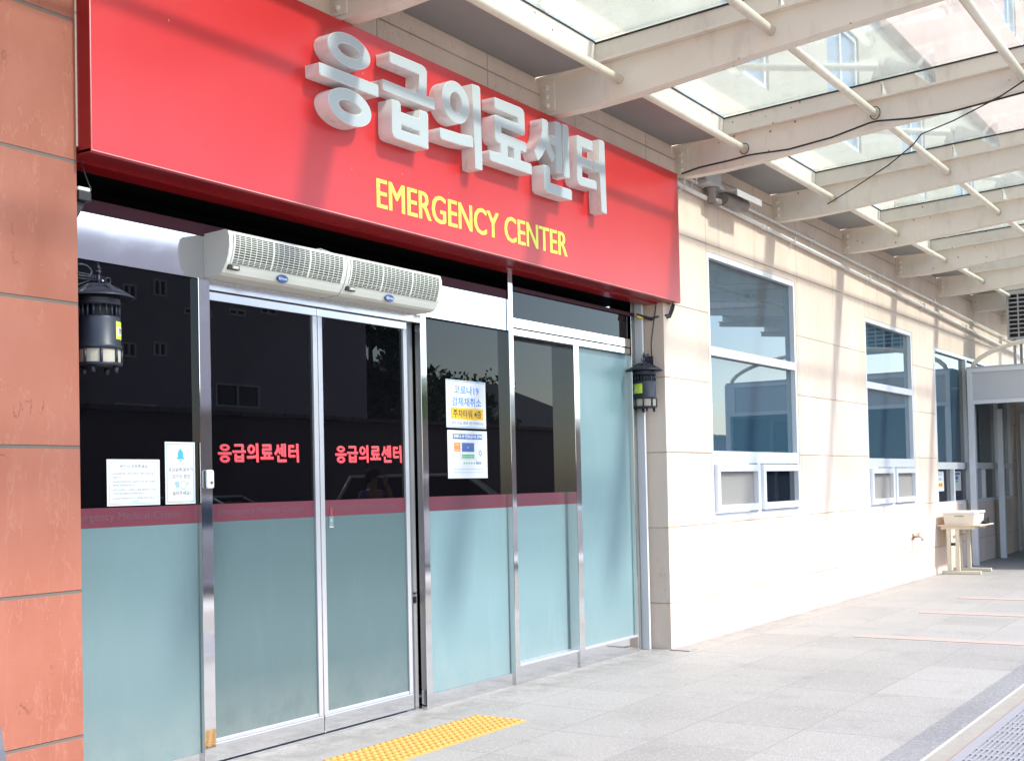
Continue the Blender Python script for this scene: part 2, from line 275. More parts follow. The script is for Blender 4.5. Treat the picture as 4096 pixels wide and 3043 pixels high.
class MB:
    def __init__(s): s.bm = bmesh.new()
    def box(s, x0, x1, y0, y1, z0, z1, bev=0.0):
        if x1 < x0: x0, x1 = x1, x0
        if y1 < y0: y0, y1 = y1, y0
        if z1 < z0: z0, z1 = z1, z0
        v = [s.bm.verts.new((x, y, z)) for x in (x0, x1) for y in (y0, y1) for z in (z0, z1)]
        fs = [s.bm.faces.new([v[i] for i in q]) for q in ((0, 1, 3, 2), (4, 6, 7, 5), (0, 4, 5, 1), (2, 3, 7, 6), (0, 2, 6, 4), (1, 5, 7, 3))]
        if bev > 0:
            es = list({e for f in fs for e in f.edges})
            bmesh.ops.bevel(s.bm, geom=es, offset=bev, segments=2, profile=0.5, affect='EDGES')
        return s
    def prism(s, pts, axis, a0, a1):     # pts: 2-D outline in the two other axes (order x,y,z without axis)
        def mk(p, a):
            if axis == 'x': return (a, p[0], p[1])
            if axis == 'y': return (p[0], a, p[1])
            return (p[0], p[1], a)
        A = [s.bm.verts.new(mk(p, a0)) for p in pts]; B = [s.bm.verts.new(mk(p, a1)) for p in pts]
        s.bm.faces.new(A[::-1]); s.bm.faces.new(B); n = len(pts)
        for i in range(n): s.bm.faces.new((A[i], A[(i+1) % n], B[(i+1) % n], B[i]))
        return s
    def tube(s, pts, r, n=10, caps=True):
        pts = [Vector(p) for p in pts]; rings = []
        for i, p in enumerate(pts):
            d = (pts[min(i+1, len(pts)-1)] - pts[max(i-1, 0)]).normalized()
            a = d.orthogonal() if i == 0 else (rings_a - d*rings_a.dot(d))
            a = a.normalized(); rings_a = a; b = d.cross(a)
            ri = r[i] if isinstance(r, (list, tuple)) else r
            rings.append([s.bm.verts.new(p + ri*(math.cos(2*math.pi*k/n)*a + math.sin(2*math.pi*k/n)*b)) for k in range(n)])
        for i in range(len(rings)-1):
            for k in range(n):
                f = s.bm.faces.new((rings[i][k], rings[i][(k+1) % n], rings[i+1][(k+1) % n], rings[i+1][k])); f.smooth = True
        if caps: s.bm.faces.new(rings[0][::-1]); s.bm.faces.new(rings[-1])
        return s
    def lathe(s, prof, c=(0, 0, 0), n=24, a0=0.0, a1=2*math.pi, smooth=True):
        full = abs(a1-a0-2*math.pi) < 1e-6; m = n if full else n+1; rings = []
        for (r, z) in prof:
            if r < 1e-6: rings.append([s.bm.verts.new((c[0], c[1], c[2]+z))]*m); continue
            rings.append([s.bm.verts.new((c[0]+r*math.cos(a0+(a1-a0)*k/n), c[1]+r*math.sin(a0+(a1-a0)*k/n), c[2]+z)) for k in range(m)])
        for i in range(len(rings)-1):
            for k in range(n):
                q = [rings[i][k], rings[i][(k+1) % m], rings[i+1][(k+1) % m], rings[i+1][k]]; u = []
                for v in q:
                    if v not in u: u.append(v)
                if len(u) > 2:
                    f = s.bm.faces.new(u); f.smooth = smooth
        return s
    def sphere(s, c, r, sc=(1, 1, 1), seg=12):
        mtx = Matrix.Translation(c) @ Matrix.Diagonal((r*sc[0], r*sc[1], r*sc[2], 1))
        res = bmesh.ops.create_uvsphere(s.bm, u_segments=seg, v_segments=max(6, seg//2), radius=1, matrix=mtx)
        for v in res['verts']:
            for f in v.link_faces: f.smooth = True
        return s
    def quad(s, *p): s.bm.faces.new([s.bm.verts.new(q) for q in p]); return s
    def build(s, name, m, parent=None, kind=None):
        bmesh.ops.recalc_face_normals(s.bm, faces=s.bm.faces)
        o = world_origin(parent)
        if o.length > 0: bmesh.ops.translate(s.bm, verts=s.bm.verts, vec=-o)
        me = bpy.data.meshes.new(name); s.bm.to_mesh(me); s.bm.free()
        me.materials.append(MT[m] if isinstance(m, str) else m)
        ob = bpy.data.objects.new(name, me); COL.objects.link(ob); ob.parent = parent
        if kind: ob['kind'] = kind
        return ob

def tag(o, label, cat, group=None):
    o['label'] = label; o['category'] = cat
    if group: o['group'] = group
    return o
def thing(name, label, cat, loc=(0, 0, 0), group=None):
    o = bpy.data.objects.new(name, None); COL.objects.link(o); o.location = loc; o.empty_display_size = 0.2
    return tag(o, label, cat, group)
def copy_tree(o, parent=None):
    c = o.copy(); COL.objects.link(c); c.parent = parent
    for ch in list(o.children): copy_tree(ch, c)
    return c

def curve_mesh(cu, name, xform, m, parent):
    ob = bpy.data.objects.new('tmp', cu); COL.objects.link(ob)
    dg = bpy.context.evaluated_depsgraph_get(); dg.update()
    me = bpy.data.meshes.new_from_object(ob.evaluated_get(dg)); COL.objects.unlink(ob); bpy.data.objects.remove(ob)
    vs = [v.co.copy() for v in me.vertices]; new = xform(vs); o = world_origin(parent)
    for v, p in zip(me.vertices, new): v.co = Vector(p) - o
    me.name = name; me.materials.clear(); me.materials.append(MT[m]); me.flip_normals() if False else None
    for p in me.polygons: p.material_index = 0
    r = bpy.data.objects.new(name, me); COL.objects.link(r); r.parent = parent
    return r

def text(name, body, x0, x1, z0, z1, y, m, parent, bold=0.0, thick=0.0006, slope=0.0, shift=0.0, fat=()):
    """flat raised lettering facing -y, filling the rectangle x0..x1, z0..z1 with its front at y"""
    cu = bpy.data.curves.new(name, 'FONT'); cu.body = body; cu.size = 1.0; cu.extrude = 0.01; cu.resolution_u = 3
    cu.offset = bold
    def xf(vs):
        ax = min(v.x for v in vs); bx = max(v.x for v in vs); ay = min(v.y for v in vs); by = max(v.y for v in vs)
        out = []
        for v in vs:
            u = (v.x-ax)/(bx-ax); q = (v.y-ay)/(by-ay)
            out.append((x0+u*(x1-x0)+shift, y + (thick if v.z < 0 else 0.0), z0+q*(z1-z0)+slope*u))
        return out
    ob = curve_mesh(cu, name, xf, m, parent)
    if fat:                       # heavier strokes: the same outline repeated a few millimetres aside
        bm = bmesh.new()
        for k, (dx, dz) in enumerate(((0, 0),)+tuple(fat)):
            n0 = len(bm.verts); bm.from_mesh(ob.data); bm.verts.ensure_lookup_table()
            for v in bm.verts[n0:]: v.co += Vector((dx, -0.00006*k, dz))
        bm.to_mesh(ob.data); bm.free()
    return ob

def ell(cx0, cx1, z0, z1, n=40):
    a, b, c, d = (cx0+cx1)/2, (z0+z1)/2, (cx1-cx0)/2, (z1-z0)/2
    return [(a+c*math.cos(2*math.pi*k/n), b+d*math.sin(2*math.pi*k/n)) for k in range(n)]

def poly_plate(name, loops, y_front, y_back, m, parent, inset=0.0, tf=None):
    """plate cut from outlines (x,z) with holes, facing -y"""
    cu = bpy.data.curves.new(name, 'CURVE'); cu.dimensions = '2D'; cu.fill_mode = 'BOTH'; cu.extrude = 0.5; cu.offset = inset
    for lp in loops:
        sp = cu.splines.new('POLY'); sp.points.add(len(lp)-1); sp.use_cyclic_u = True
        for p, q in zip(sp.points, lp): p.co = (q[0], q[1], 0, 1)
    def xf(vs):
        out = []
        for v in vs:
            x, z = (v.x, v.y) if tf is None else tf(v.x, v.y)
            out.append((x, y_front if v.z > 0 else y_back, z))
        return out
    return curve_mesh(cu, name, xf, m, parent)

# ------------------------------------------------------------------ ground
g = MB(); g.box(-60, 140, -90, 40, -0.30, -0.10); g.build('ground', 'asphalt', kind='structure')
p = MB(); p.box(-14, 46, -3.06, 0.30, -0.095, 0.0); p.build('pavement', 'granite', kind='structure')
p = MB(); p.box(-14, 46, -3.06, -2.89, 0.0, 0.004); p.build('granite_border', 'granite_dark', kind='structure')
p = MB(); p.box(-14, 46, -3.18, -3.0710, -0.095, -0.004); p.box(-14, 5.6, -6.2, -3.1802, -0.095, -0.004); p.box(9.7, 46, -6.2, -3.1802, -0.095, -0.004); p.box(5.6002, 9.6998, -6.2, -4.35, -0.095, -0.004)
p.build('concrete_strip', 'concrete', kind='structure')
for (a, b, y1) in ((10.61, 10.78, -2.885), (12.71, 12.88, -2.885), (14.35, 14.52, -2.885)):
    p = MB(); p.box(a, b, y1, -1.30, 0.0, 0.004); p.build('red_paver_strip', 'red_paver', kind='structure')
p = MB(); p.box(-14, 46, -3.0705, -3.0605, -0.095, 0.001); p.build('mortar_edge', 'mortar', kind='structure')

# drain grate
dg_ = thing('drain_grate', 'grey slotted steel drain grate set in the pavement edge', 'drain grate', (5.6, -3.18, -0.09))
p = MB(); p.box(5.602, 9.698, -4.348, -3.182, -0.094, -0.07); p.build('drain_pit', 'pit', dg_)
p = MB(); pitch, sw = 0.0255, 0.012
ys = -3.236; y_end = -4.30; nrow = int((ys-y_end)/pitch)
x = 5.602; p.box(x, 9.698, -3.236, -3.1825, -0.02, 0.002); p.box(x, 9.698, -4.348, y_end, -0.02, 0.002)
runs = []; X = 5.66; pat = [0.105, 0.215, 0.215, 0.105]; k = 0
while X < 9.55: runs.append((X, min(X+pat[k % 4], 9.6))); X += pat[k % 4]+0.032; k += 1
prev = x
for (a, b) in runs:
    p.box(prev, a, y_end, ys, -0.02, 0.002); prev = b
    for i in range(nrow+1):
        ya = ys-i*pitch-sw; yb = max(ys-(i+1)*pitch, y_end)
        if ya > yb: p.box(a, b, yb, ya, -0.02, 0.002)
p.box(prev, 9.698, y_end, ys, -0.02, 0.002)
p.build('grate_plate', 'grate', dg_)
p = MB(); p.box(5.602, 9.698, -3.182, -3.172, -0.02, 0.0); p.build('grate_rim', 'rust', dg_)

# tactile paving
tp = MB()
for i in range(7):
    tp.box(6.115-0.30*(i+1)+0.001, 6.115-0.30*i-0.001, -0.785, -0.42, 0.0, 0.006, 0.001)
    for a in range(6):
        for b in range(7):
            cx = 6.115-0.30*i-0.025-0.05*a; cy = -0.447-0.052*b
            tp.lathe([(0.017, 0), (0.014, 0.005), (0.009, 0.0062), (0, 0.0064)], (cx, cy, 0.0058), 10)
tag(tp.build('tactile_paving', 'tactile'), 'yellow raised dot tactile paving strip in front of the sliding doors', 'tactile paving')

# ------------------------------------------------------------------ hospital building
bld = thing('hospital_building', 'hospital front with beige and red stone cladding around glass emergency doors', 'building', (0, 0, 0))
WY = -0.21
def wall(mb, x0, x1, z0, z1, y0, y1, ops):
    xs = sorted({x0, x1} | {v for o in ops for v in o[:2] if x0 < v < x1})
    for a, b in zip(xs, xs[1:]):
        cut = sorted([(o[2], o[3]) for o in ops if o[0] < (a+b)/2 < o[1]]); z = z0
        for c, d in cut:
            if c > z: mb.box(a, b, y0, y1, z, c)
            z = d
        if z1 > z: mb.box(a, b, y0, y1, z, z1)
WA = (10.16, 12.40, 1.045, 3.46); WB = (14.76, 16.84, 1.0, 3.335); WC = (17.95, 23.2, 0.955, 3.235)
mb = MB(); wall(mb, 9.25, 46, 0.0, 5.0, WY, 0.30, [WA, WB, WC]); wall(mb, 3.447, 9.25, 2.93, 5.0, WY, 0.30, [])
mb.build('stone_wall', 'beige', bld)
mb = MB(); mb.box(-14, 3.447, WY, 0.30, 0.0, 7.2); mb.build('red_stone_pier', 'red_stone', bld)
upw = [(10.65, 11.82, 5.33, 6.76), (13.65, 14.85, 5.33, 6.76), (16.65, 17.85, 5.33, 6.76), (19.65, 20.85, 5.33, 6.76), (7.65, 8.82, 5.33, 6.76)]
mb = MB(); wall(mb, 3.447, 46, 5.0, 7.2, WY, 0.30, upw); mb.build('upper_wall', 'beige_up', bld)
pkw = [(20.0, 21.1, 9.45, 10.9), (22.95, 24.05, 9.45, 10.9), (26, 27.1, 9.45, 10.9), (13.9, 15.0, 9.45, 10.9), (16.9, 18.0, 9.45, 10.9)]
mb = MB(); wall(mb, -14, 46, 7.2, 15, WY-0.14, 0.30, pkw); mb.build('pink_upper_wall', 'pink', bld)
for (a, b, c, d), yy in [(o, WY) for o in upw]+[(o, WY-0.14) for o in pkw]:
    f = MB(); t = 0.06
    f.box(a, b, yy+0.03, yy+0.09, c, c+t); f.box(a, b, yy+0.03, yy+0.09, d-t, d); f.box(a, a+t, yy+0.03, yy+0.09, c+t, d-t); f.box(b-t, b, yy+0.03, yy+0.09, c+t, d-t)
    f.box((a+b)/2-0.025, (a+b)/2+0.025, yy+0.035, yy+0.085, c+t, d-t)
    fo = f.build('upper_window', 'alum', bld)
    q = MB(); q.box(a+t, b-t, yy+0.055, yy+0.065, c+t, d-t); q.build('pane', 'sky_glass', fo)

# big windows beside the door
def big_window(a, b, zb, zt, zm, zl, panes=2, kinds=('blind', 'win_dark')):
    """frame a..b, zb..zt; transom at zm; low sashes below zl"""
    y0, y1, t = WY+0.005, WY+0.10, 0.052
    f = MB(); f.box(a, a+t, y0, y1, zb, zt); f.box(b-t, b, y0, y1, zb, zt)
    f.box(a+t, b-t, y0, y1, zt-t, zt); f.box(a+t, b-t, y0, y1, zb, zb+0.045)
    f.box(a+t, b-t, y0, y1, zm-0.04, zm+0.04); f.box(a+t, b-t, y0, y1, zl-0.05, zl+0.06)
    m = (a+b)/2; f.box(m-0.03, m+0.03, y0, y1, zb+0.045, zl-0.05)
    f.box(a-0.012, b+0.012, WY-0.012, y0, zl-0.055, zl+0.01) if False else None
    fo = f.build('window_frame', 'alum', bld)
    for (c, d) in ((zm+0.04, zt-t), (zl+0.06, zm-0.04)):
        q = MB(); q.box(a+t, b-t, WY+0.055, WY+0.067, c, d); q.build('pane', 'win_glass', fo)
    n = panes; wid = (b-a-2*t-0.06)/2
    for i in range(2):
        s0 = a+t+i*(wid+0.06); s1 = s0+wid; z0, z1 = zb+0.045, zl-0.05
        s = MB(); e = 0.065; ya, yb = WY-0.028, WY+0.055
        s.box(s0+0.01, s1-0.01, ya, yb, z0+0.012, z0+0.012+e); s.box(s0+0.01, s1-0.01, ya, yb, z1-0.012-e, z1-0.012)
        s.box(s0+0.01, s0+0.01+e, ya, yb, z0+0.012+e, z1-0.012-e); s.box(s1-0.01-e, s1-0.01, ya, yb, z0+0.012+e, z1-0.012-e)
        s.build('sash', 'alum', fo)
        q = MB(); q.box(s0+0.01+e, s1-0.01-e, WY+0.02, WY+0.03, z0+0.012+e, z1-0.012-e)
        q.build('insect_screen' if kinds[i] == 'blind' else 'pane', kinds[i], fo)
    return fo
big_window(*WA[:2], WA[2], WA[3], 2.565, 1.60)
big_window(*WB[:2], WB[2], WB[3], 2.515, 1.56, 2, ('blind', 'blind'))
def ribbon_window(a, b, zb, zt, zl, ups, lows):
    y0, y1, t = WY+0.005, WY+0.10, 0.052
    f = MB(); f.box(a, b, y0, y1, zt-t, zt); f.box(a, b, y0, y1, zb, zb+0.05); f.box(a, b, y0, y1, zl-0.05, zl+0.05)
    for x in ups: f.box(x-0.04, x+0.04, y0-0.004, y1, zl+0.05, zt-t)
    for x in lows: f.box(x-0.035, x+0.035, y0-0.004, y1, zb+0.05, zl-0.05)
    fo = f.build('window_frame', 'alum', bld)
    q = MB(); q.box(a, b, WY+0.055, WY+0.067, zl+0.05, zt-t); q.build('pane', 'win_glass', fo)
    q = MB(); q.box(a, b, WY+0.055, WY+0.067, zb+0.05, zl-0.05); q.build('pane', 'win_dark', fo)
ribbon_window(WC[0], WC[1], WC[2], WC[3], 1.53, (17.99, 19.90, 22.05, 23.15), (17.98, 18.95, 19.92, 21.0, 22.05, 23.15))

# entrance: dark recess over the doors, steel panel, mullions
mb = MB(); mb.box(3.447, 9.25, 0.34, 0.36, 0.0, 2.93); mb.box(3.447, 9.25, 0.06, 0.34, 2.905, 2.929); mb.build('dark_recess', 'black_void', bld)  # near-black boards: the shade of the recess is put into their colour
mb = MB(); mb.box(3.449, 7.16, -0.012, 0.05, 2.48, 2.70); mb.build('steel_fascia', 'steel', bld)
mb = MB(); mb.box(3.449, 7.16, -0.02, 0.06, 2.70, 2.762, 0.002); mb.box(7.225, 9.1, -0.02, 0.06, 2.77, 2.80, 0.002); mb.build('head_rail', 'rail_reflection', bld)
mb = MB(); mb.box(7.225, 9.0, -0.025, 0.06, 2.505, 2.575, 0.003); mb.box(7.225, 9.0, -0.022, 0.06, 2.45, 2.499, 0.003); mb.build('transom_rail', 'steel', bld)
mb = MB(); mb.box(7.225, 9.0, 0.0, 0.012, 2.575, 2.77); mb.build('transom_pane', 'dark_glass', bld)
def mull(x0, x1, z1, y0=-0.03, y1=0.16, z0=0.0):
    mb = MB(); mb.box(x0, x1, y0, y1, z0, z1, 0.002); mb.build('mullion', 'steel', bld)
mull(4.307, 4.383, 2.48); mull(6.145, 6.205, 2.48); mull(7.166, 7.222, 2.90); mull(8.06, 8.135, 2.45); mull(9.03, 9.05, 2.90, -0.02); 
mb = MB(); mb.box(9.172, 9.197, -0.05, 0.05, 0.0, 2.93, 0.003); mb.build('jamb_bead', 'alum', bld)
mb = MB(); mb.box(9.1975, 9.249, 0.0, 0.2, 0.0, 2.93); mb.box(9.0505, 9.1715, 0.02, 0.05, 0.0, 2.93); mb.build('jamb_strip', 'jamb', bld)

BZ0, BZ1 = 1.238, 1.330
def glazing(name, x0, x1, z0, z1, y, parent=None, text_x=None, full_frost=False, film='frosted'):
    """one glazed panel: dark glass above, red band, frosted film below, narrow plinth"""
    pr = parent or bld
    if full_frost:
        mb = MB(); mb.box(x0, x1, y, y+0.012, z0, z1); return mb.build(name, film, pr)
    mb = MB(); mb.box(x0, x1, y, y+0.012, z0, z1); o = mb.build(name, 'dark_glass', pr)
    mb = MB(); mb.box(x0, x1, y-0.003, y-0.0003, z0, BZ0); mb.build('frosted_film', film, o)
    mb = MB(); mb.box(x0, x1, y-0.0035, y-0.0003, BZ0+0.0005, BZ1); bo = mb.build('red_band', 'band', o)
    if text_x and parent is None:
        text('band_lettering', 'Emergency Medical Center', text_x[0], text_x[1], BZ0+0.022, BZ1-0.022, y-0.0042, 'band_text', o)
    return o
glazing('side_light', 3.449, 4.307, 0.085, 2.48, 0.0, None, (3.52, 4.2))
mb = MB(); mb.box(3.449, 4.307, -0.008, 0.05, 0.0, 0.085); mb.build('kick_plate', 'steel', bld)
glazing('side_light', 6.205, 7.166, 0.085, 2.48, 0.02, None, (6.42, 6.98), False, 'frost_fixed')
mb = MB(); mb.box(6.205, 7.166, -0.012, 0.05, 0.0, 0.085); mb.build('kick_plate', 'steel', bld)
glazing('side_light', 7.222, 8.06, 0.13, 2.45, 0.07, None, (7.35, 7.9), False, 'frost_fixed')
mb = MB(); mb.box(7.222, 9.03, -0.015, 0.08, 0.0, 0.12); mb.build('kick_plate', 'steel', bld)
mb = MB(); mb.box(7.222, 9.03, -0.018, 0.08, 0.12, 0.137, 0.003); mb.build('sill_bead', 'alum_door', bld)
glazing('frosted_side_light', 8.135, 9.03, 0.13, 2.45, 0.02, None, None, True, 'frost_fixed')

# sliding doors (two leaves)
TXT = []
def leaf(x0, x1, tx0, tx1, tz0, tz1):
    y = 0.04; st = 0.036
    f = MB(); f.box(x0, x1, y-0.02, y+0.03, 0.015, 0.108, 0.003); fo = f.build('sliding_door', 'steel', bld)
    f = MB(); f.box(x0, x0+st, y-0.016, y+0.03, 0.108, 2.385, 0.003); f.box(x1-st, x1, y-0.016, y+0.03, 0.108, 2.385, 0.003); f.box(x0+st, x1-st, y-0.012, y+0.03, 0.108, 0.128, 0.002)
    f.build('door_stile', 'alum_door', fo)
    f = MB(); f.box(x0, x1, y-0.016, y+0.03, 2.385, 2.43, 0.003); f.build('top_rail', 'steel2', fo)
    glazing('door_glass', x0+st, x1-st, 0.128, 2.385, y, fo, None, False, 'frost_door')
    TXT.append((fo, tx0, tx1, tz0, tz1, y-0.003))
    text('band_lettering', 'Emergency Medical Center', x0+0.09, x1-0.12, BZ0+0.022, BZ1-0.022, y-0.0042, 'band_text', fo)
    return fo
leaf(4.392, 5.247, 4.485, 5.090, 1.545, 1.652)
l2 = leaf(5.253, 6.075, 5.397, 6.015, 1.545, 1.655)
mb = MB(); mb.box(5.332, 5.368, 0.0338, 0.0358, 1.172, 1.2375); ho = mb.build('door_sensor', 'frost_pale', l2)
mb = MB(); mb.box(5.344, 5.356, 0.0330, 0.0337, 1.205, 1.220); mb.build('sensor_eye', 'alum_grey', ho)
mb = MB(); mb.box(5.332, 5.368, 0.0330, 0.0337, 1.172, 1.178); mb.build('sensor_lip', 'boxgrey', ho)
mb = MB(); mb.box(5.340, 5.362, 0.0338, 0.0358, 1.240, 1.285); mb.build('sensor_tab', 'band_lit', ho)
mb = MB(); mb.box(4.385, 6.143, 0.0, 0.10, 2.434, 2.48, 0.002); mb.build('door_header', 'steel2', bld)
mb = MB(); mb.box(4.385, 6.143, 0.0, 0.12, -0.002, 0.010); mb.build('door_track', 'steel2', bld)
mb = MB(); mb.box(6.085, 6.143, 0.085, 0.12, 0.0, 2.434); mb.build('door_pocket', 'alum_grey', bld)
mb = MB(); mb.box(6.1455, 6.1458, 0.0, 0.0, 0, 0) if False else None
mb.lathe([(0.0, 0.0), (0.012, 0.0), (0.012, 0.006), (0.0, 0.006)], (6.11, 0.08, 0.72), 12); mb.box(6.098, 6.122, 0.078, 0.085, 0.66, 0.70); mb.build('door_lock', 'black', bld)

# ------------------------------------------------------------------ sign board
SX0, SX1, SZ0, SZ1, SY = 3.456, 9.402, 2.897, 3.985, -0.300
sign = thing('emergency_sign', 'long red emergency sign board with raised white Korean letters over the entrance', 'sign', (SX0, SY, SZ0))
mb = MB(); mb.box(SX0, SX1, SY, SY+0.006, SZ0, SZ1); mb.build('sign_panel', 'sign_red', sign)
mb = MB(); mb.box(SX0, SX0+0.012, SY+0.0062, WY-0.001, SZ0, SZ1); mb.box(SX1-0.012, SX1, SY+0.0062, WY-0.001, SZ0, SZ1); mb.box(SX0+0.012, SX1-0.012, SY+0.0062, WY-0.001, SZ1-0.012, SZ1)
mb.box(SX0, SX1, SY+0.0062, -0.155, SZ0-0.006, SZ0+0.012); mb.box(SX0, 9.248, -0.154, -0.03, SZ0-0.018, SZ0+0.02); mb.build('sign_return', 'sign_edge', sign)
mb = MB(); mb.tube([(SX0, SY-0.0005, SZ0+0.003), (SX1, SY-0.0005, SZ0+0.003)], 0.0028, 6); mb.tube([(SX0+0.002, SY-0.0005, SZ0), (SX0+0.002, SY-0.0005, SZ1)], 0.0028, 6)
mb.build('sign_trim', plain('pale_sign_edge', (0.80, 0.40, 0.38), 0.4), sign)  # thin paler line along the bottom and left edges

def arc(l): return l
GLY = [  # every letter: outlines with holes, in metres on the board
 [ell(4.898, 5.251, 3.686, 3.867), ell(4.982, 5.169, 3.741, 3.811), [(4.830, 3.647), (5.310, 3.651), (5.318, 3.644), (5.316, 3.584), (4.838, 3.582), (4.830, 3.590)], ell(4.894, 5.251, 3.368, 3.564), ell(4.98, 5.167, 3.431, 3.502)],
 [[(5.424, 3.873), (5.724, 3.878), (5.755, 3.871), (5.772, 3.853), (5.765, 3.705), (5.835, 3.707), (5.848, 3.696), (5.842, 3.640), (5.370, 3.637), (5.357, 3.648), (5.357, 3.698), (5.686, 3.699), (5.698, 3.815), (5.434, 3.812), (5.424, 3.818)],
  [(5.434, 3.603), (5.500, 3.605), (5.516, 3.595), (5.517, 3.549), (5.690, 3.549), (5.693, 3.606), (5.760, 3.608), (5.776, 3.597), (5.773, 3.389), (5.475, 3.386), (5.448, 3.392), (5.432, 3.418)], [(5.520, 3.479), (5.691, 3.477), (5.690, 3.447), (5.519, 3.446)]],
 [ell(5.919, 6.203, 3.613, 3.869), ell(6.001, 6.125, 3.676, 3.806), [(5.895, 3.547), (6.108, 3.557), (6.222, 3.570), (6.236, 3.562), (6.238, 3.502), (6.106, 3.487), (5.909, 3.481), (5.895, 3.492)],
  [(6.239, 3.902), (6.312, 3.906), (6.327, 3.896), (6.336, 3.384), (6.326, 3.376), (6.258, 3.376)]],
 [[(6.489, 3.882), (6.791, 3.890), (6.826, 3.884), (6.842, 3.866), (6.846, 3.728), (6.832, 3.713), (6.560, 3.707), (6.562, 3.667), (6.844, 3.669), (6.862, 3.661), (6.857, 3.603), (6.787, 3.602), (6.788, 3.535), (6.906, 3.538), (6.922, 3.528), (6.919, 3.468), (6.440, 3.461), (6.420, 3.472), (6.417, 3.525), (6.546, 3.528), (6.548, 3.596), (6.512, 3.598), (6.490, 3.613), (6.483, 3.640), (6.485, 3.759), (6.497, 3.770), (6.760, 3.774), (6.761, 3.815), (6.498, 3.813), (6.489, 3.819)], [(6.630, 3.599), (6.708, 3.600), (6.706, 3.526), (6.632, 3.526)]],
 [[(7.070, 3.883), (7.125, 3.884), (7.146, 3.872), (7.145, 3.781), (7.175, 3.722), (7.227, 3.658), (7.186, 3.602), (7.107, 3.688), (7.063, 3.632), (7.008, 3.582), (6.988, 3.594), (6.958, 3.638), (7.004, 3.682), (7.045, 3.741), (7.064, 3.797)],
  [(7.237, 3.903), (7.300, 3.906), (7.316, 3.893), (7.320, 3.562), (7.308, 3.553), (7.242, 3.555), (7.237, 3.731), (7.180, 3.732), (7.178, 3.795), (7.237, 3.797)],
  [(7.342, 3.911), (7.406, 3.913), (7.421, 3.899), (7.424, 3.548), (7.412, 3.540), (7.343, 3.542)],
  [(7.075, 3.569), (7.140, 3.571), (7.156, 3.558), (7.158, 3.459), (7.434, 3.464), (7.448, 3.453), (7.446, 3.396), (7.436, 3.390), (7.108, 3.387), (7.080, 3.405)]],
 [[(7.533, 3.871), (7.546, 3.877), (7.750, 3.880), (7.764, 3.868), (7.762, 3.808), (7.605, 3.807), (7.603, 3.735), (7.736, 3.737), (7.751, 3.726), (7.749, 3.671), (7.601, 3.667), (7.601, 3.588), (7.794, 3.596), (7.808, 3.588), (7.811, 3.535), (7.575, 3.523), (7.542, 3.534), (7.526, 3.556)],
  [(7.854, 3.915), (7.926, 3.920), (7.942, 3.906), (7.956, 3.390), (7.946, 3.380), (7.877, 3.388), (7.862, 3.673), (7.788, 3.675), (7.776, 3.688), (7.774, 3.739), (7.857, 3.742)]],
]
for gl in GLY:
    o = poly_plate('channel_letter', gl, SY-0.098, SY-0.001, 'letter_side', sign)
    poly_plate('letter_trim', gl, SY-0.102, SY-0.0985, 'letter_trim', o, 0.0)
    poly_plate('letter_face', gl, SY-0.1035, SY-0.1022, 'letter_face', o, -0.0035)
text('yellow_lettering', 'EMERGENCY CENTER', 5.412, 7.535, 2.994, 3.164, SY-0.0015, 'yellow', sign, 0.0, 0.0012, 0.020, 0.0, ((-0.0042, 0.0), (0.0042, 0.0)))
gx0, gx1, gz0, gz1 = 4.829, 7.957, 3.366, 3.92
for (fo, tx0, tx1, tz0, tz1, y) in TXT:
    tf = lambda X, Z: (tx0+(X-gx0)/(gx1-gx0)*(tx1-tx0), tz0+(Z-gz0)/(gz1-gz0)*(tz1-tz0))
    tf2 = lambda X, Z: (tx0+0.004+(X-gx0)/(gx1-gx0)*(tx1-tx0), tz0-0.002+(Z-gz0)/(gz1-gz0)*(tz1-tz0))
    al = [lp for gl in GLY for lp in gl]
    poly_plate('door_lettering_edge', al, y+0.0005, y+0.002, 'door_text_shadow', fo, 0.008, tf2)
    poly_plate('door_lettering', al, y-0.0012, y+0.0004, 'door_text', fo, 0.002, tf)

# ------------------------------------------------------------------ canopy
BX = [-1.43, 0.76, 2.95, 5.143, 7.36, 9.552, 11.815, 14.0, 16.165, 18.3, 20.43, 22.6, 24.8]
def yo_of(xb): return -5.4 if xb > 19 else -3.9
def zbot(y):
    pts = [(-0.21, 3.992), (-0.63, 3.996), (-0.95, 4.018), (-1.8, 4.105), (-3.03, 4.213), (-5.4, 4.44)]
    for (a, za), (b, zb) in zip(pts, pts[1:]):
        if b <= y <= a: return za+(zb-za)*(y-a)/(b-a)
    return pts[-1][1]
def ztop(y): return 4.242+(-0.21-y)*0.0525
def zgl(y): return 4.408+(-y)*0.0452
can = thing('glass_canopy', 'beige steel and dusty glass canopy along the hospital wall', 'canopy', (5, -0.21, 4.25))
ygrid = [-0.21, -0.42, -0.63, -0.79, -0.95, -1.2, -1.5, -1.8, -2.2, -2.6, -3.03, -3.4, -3.9, -4.6, -5.4]
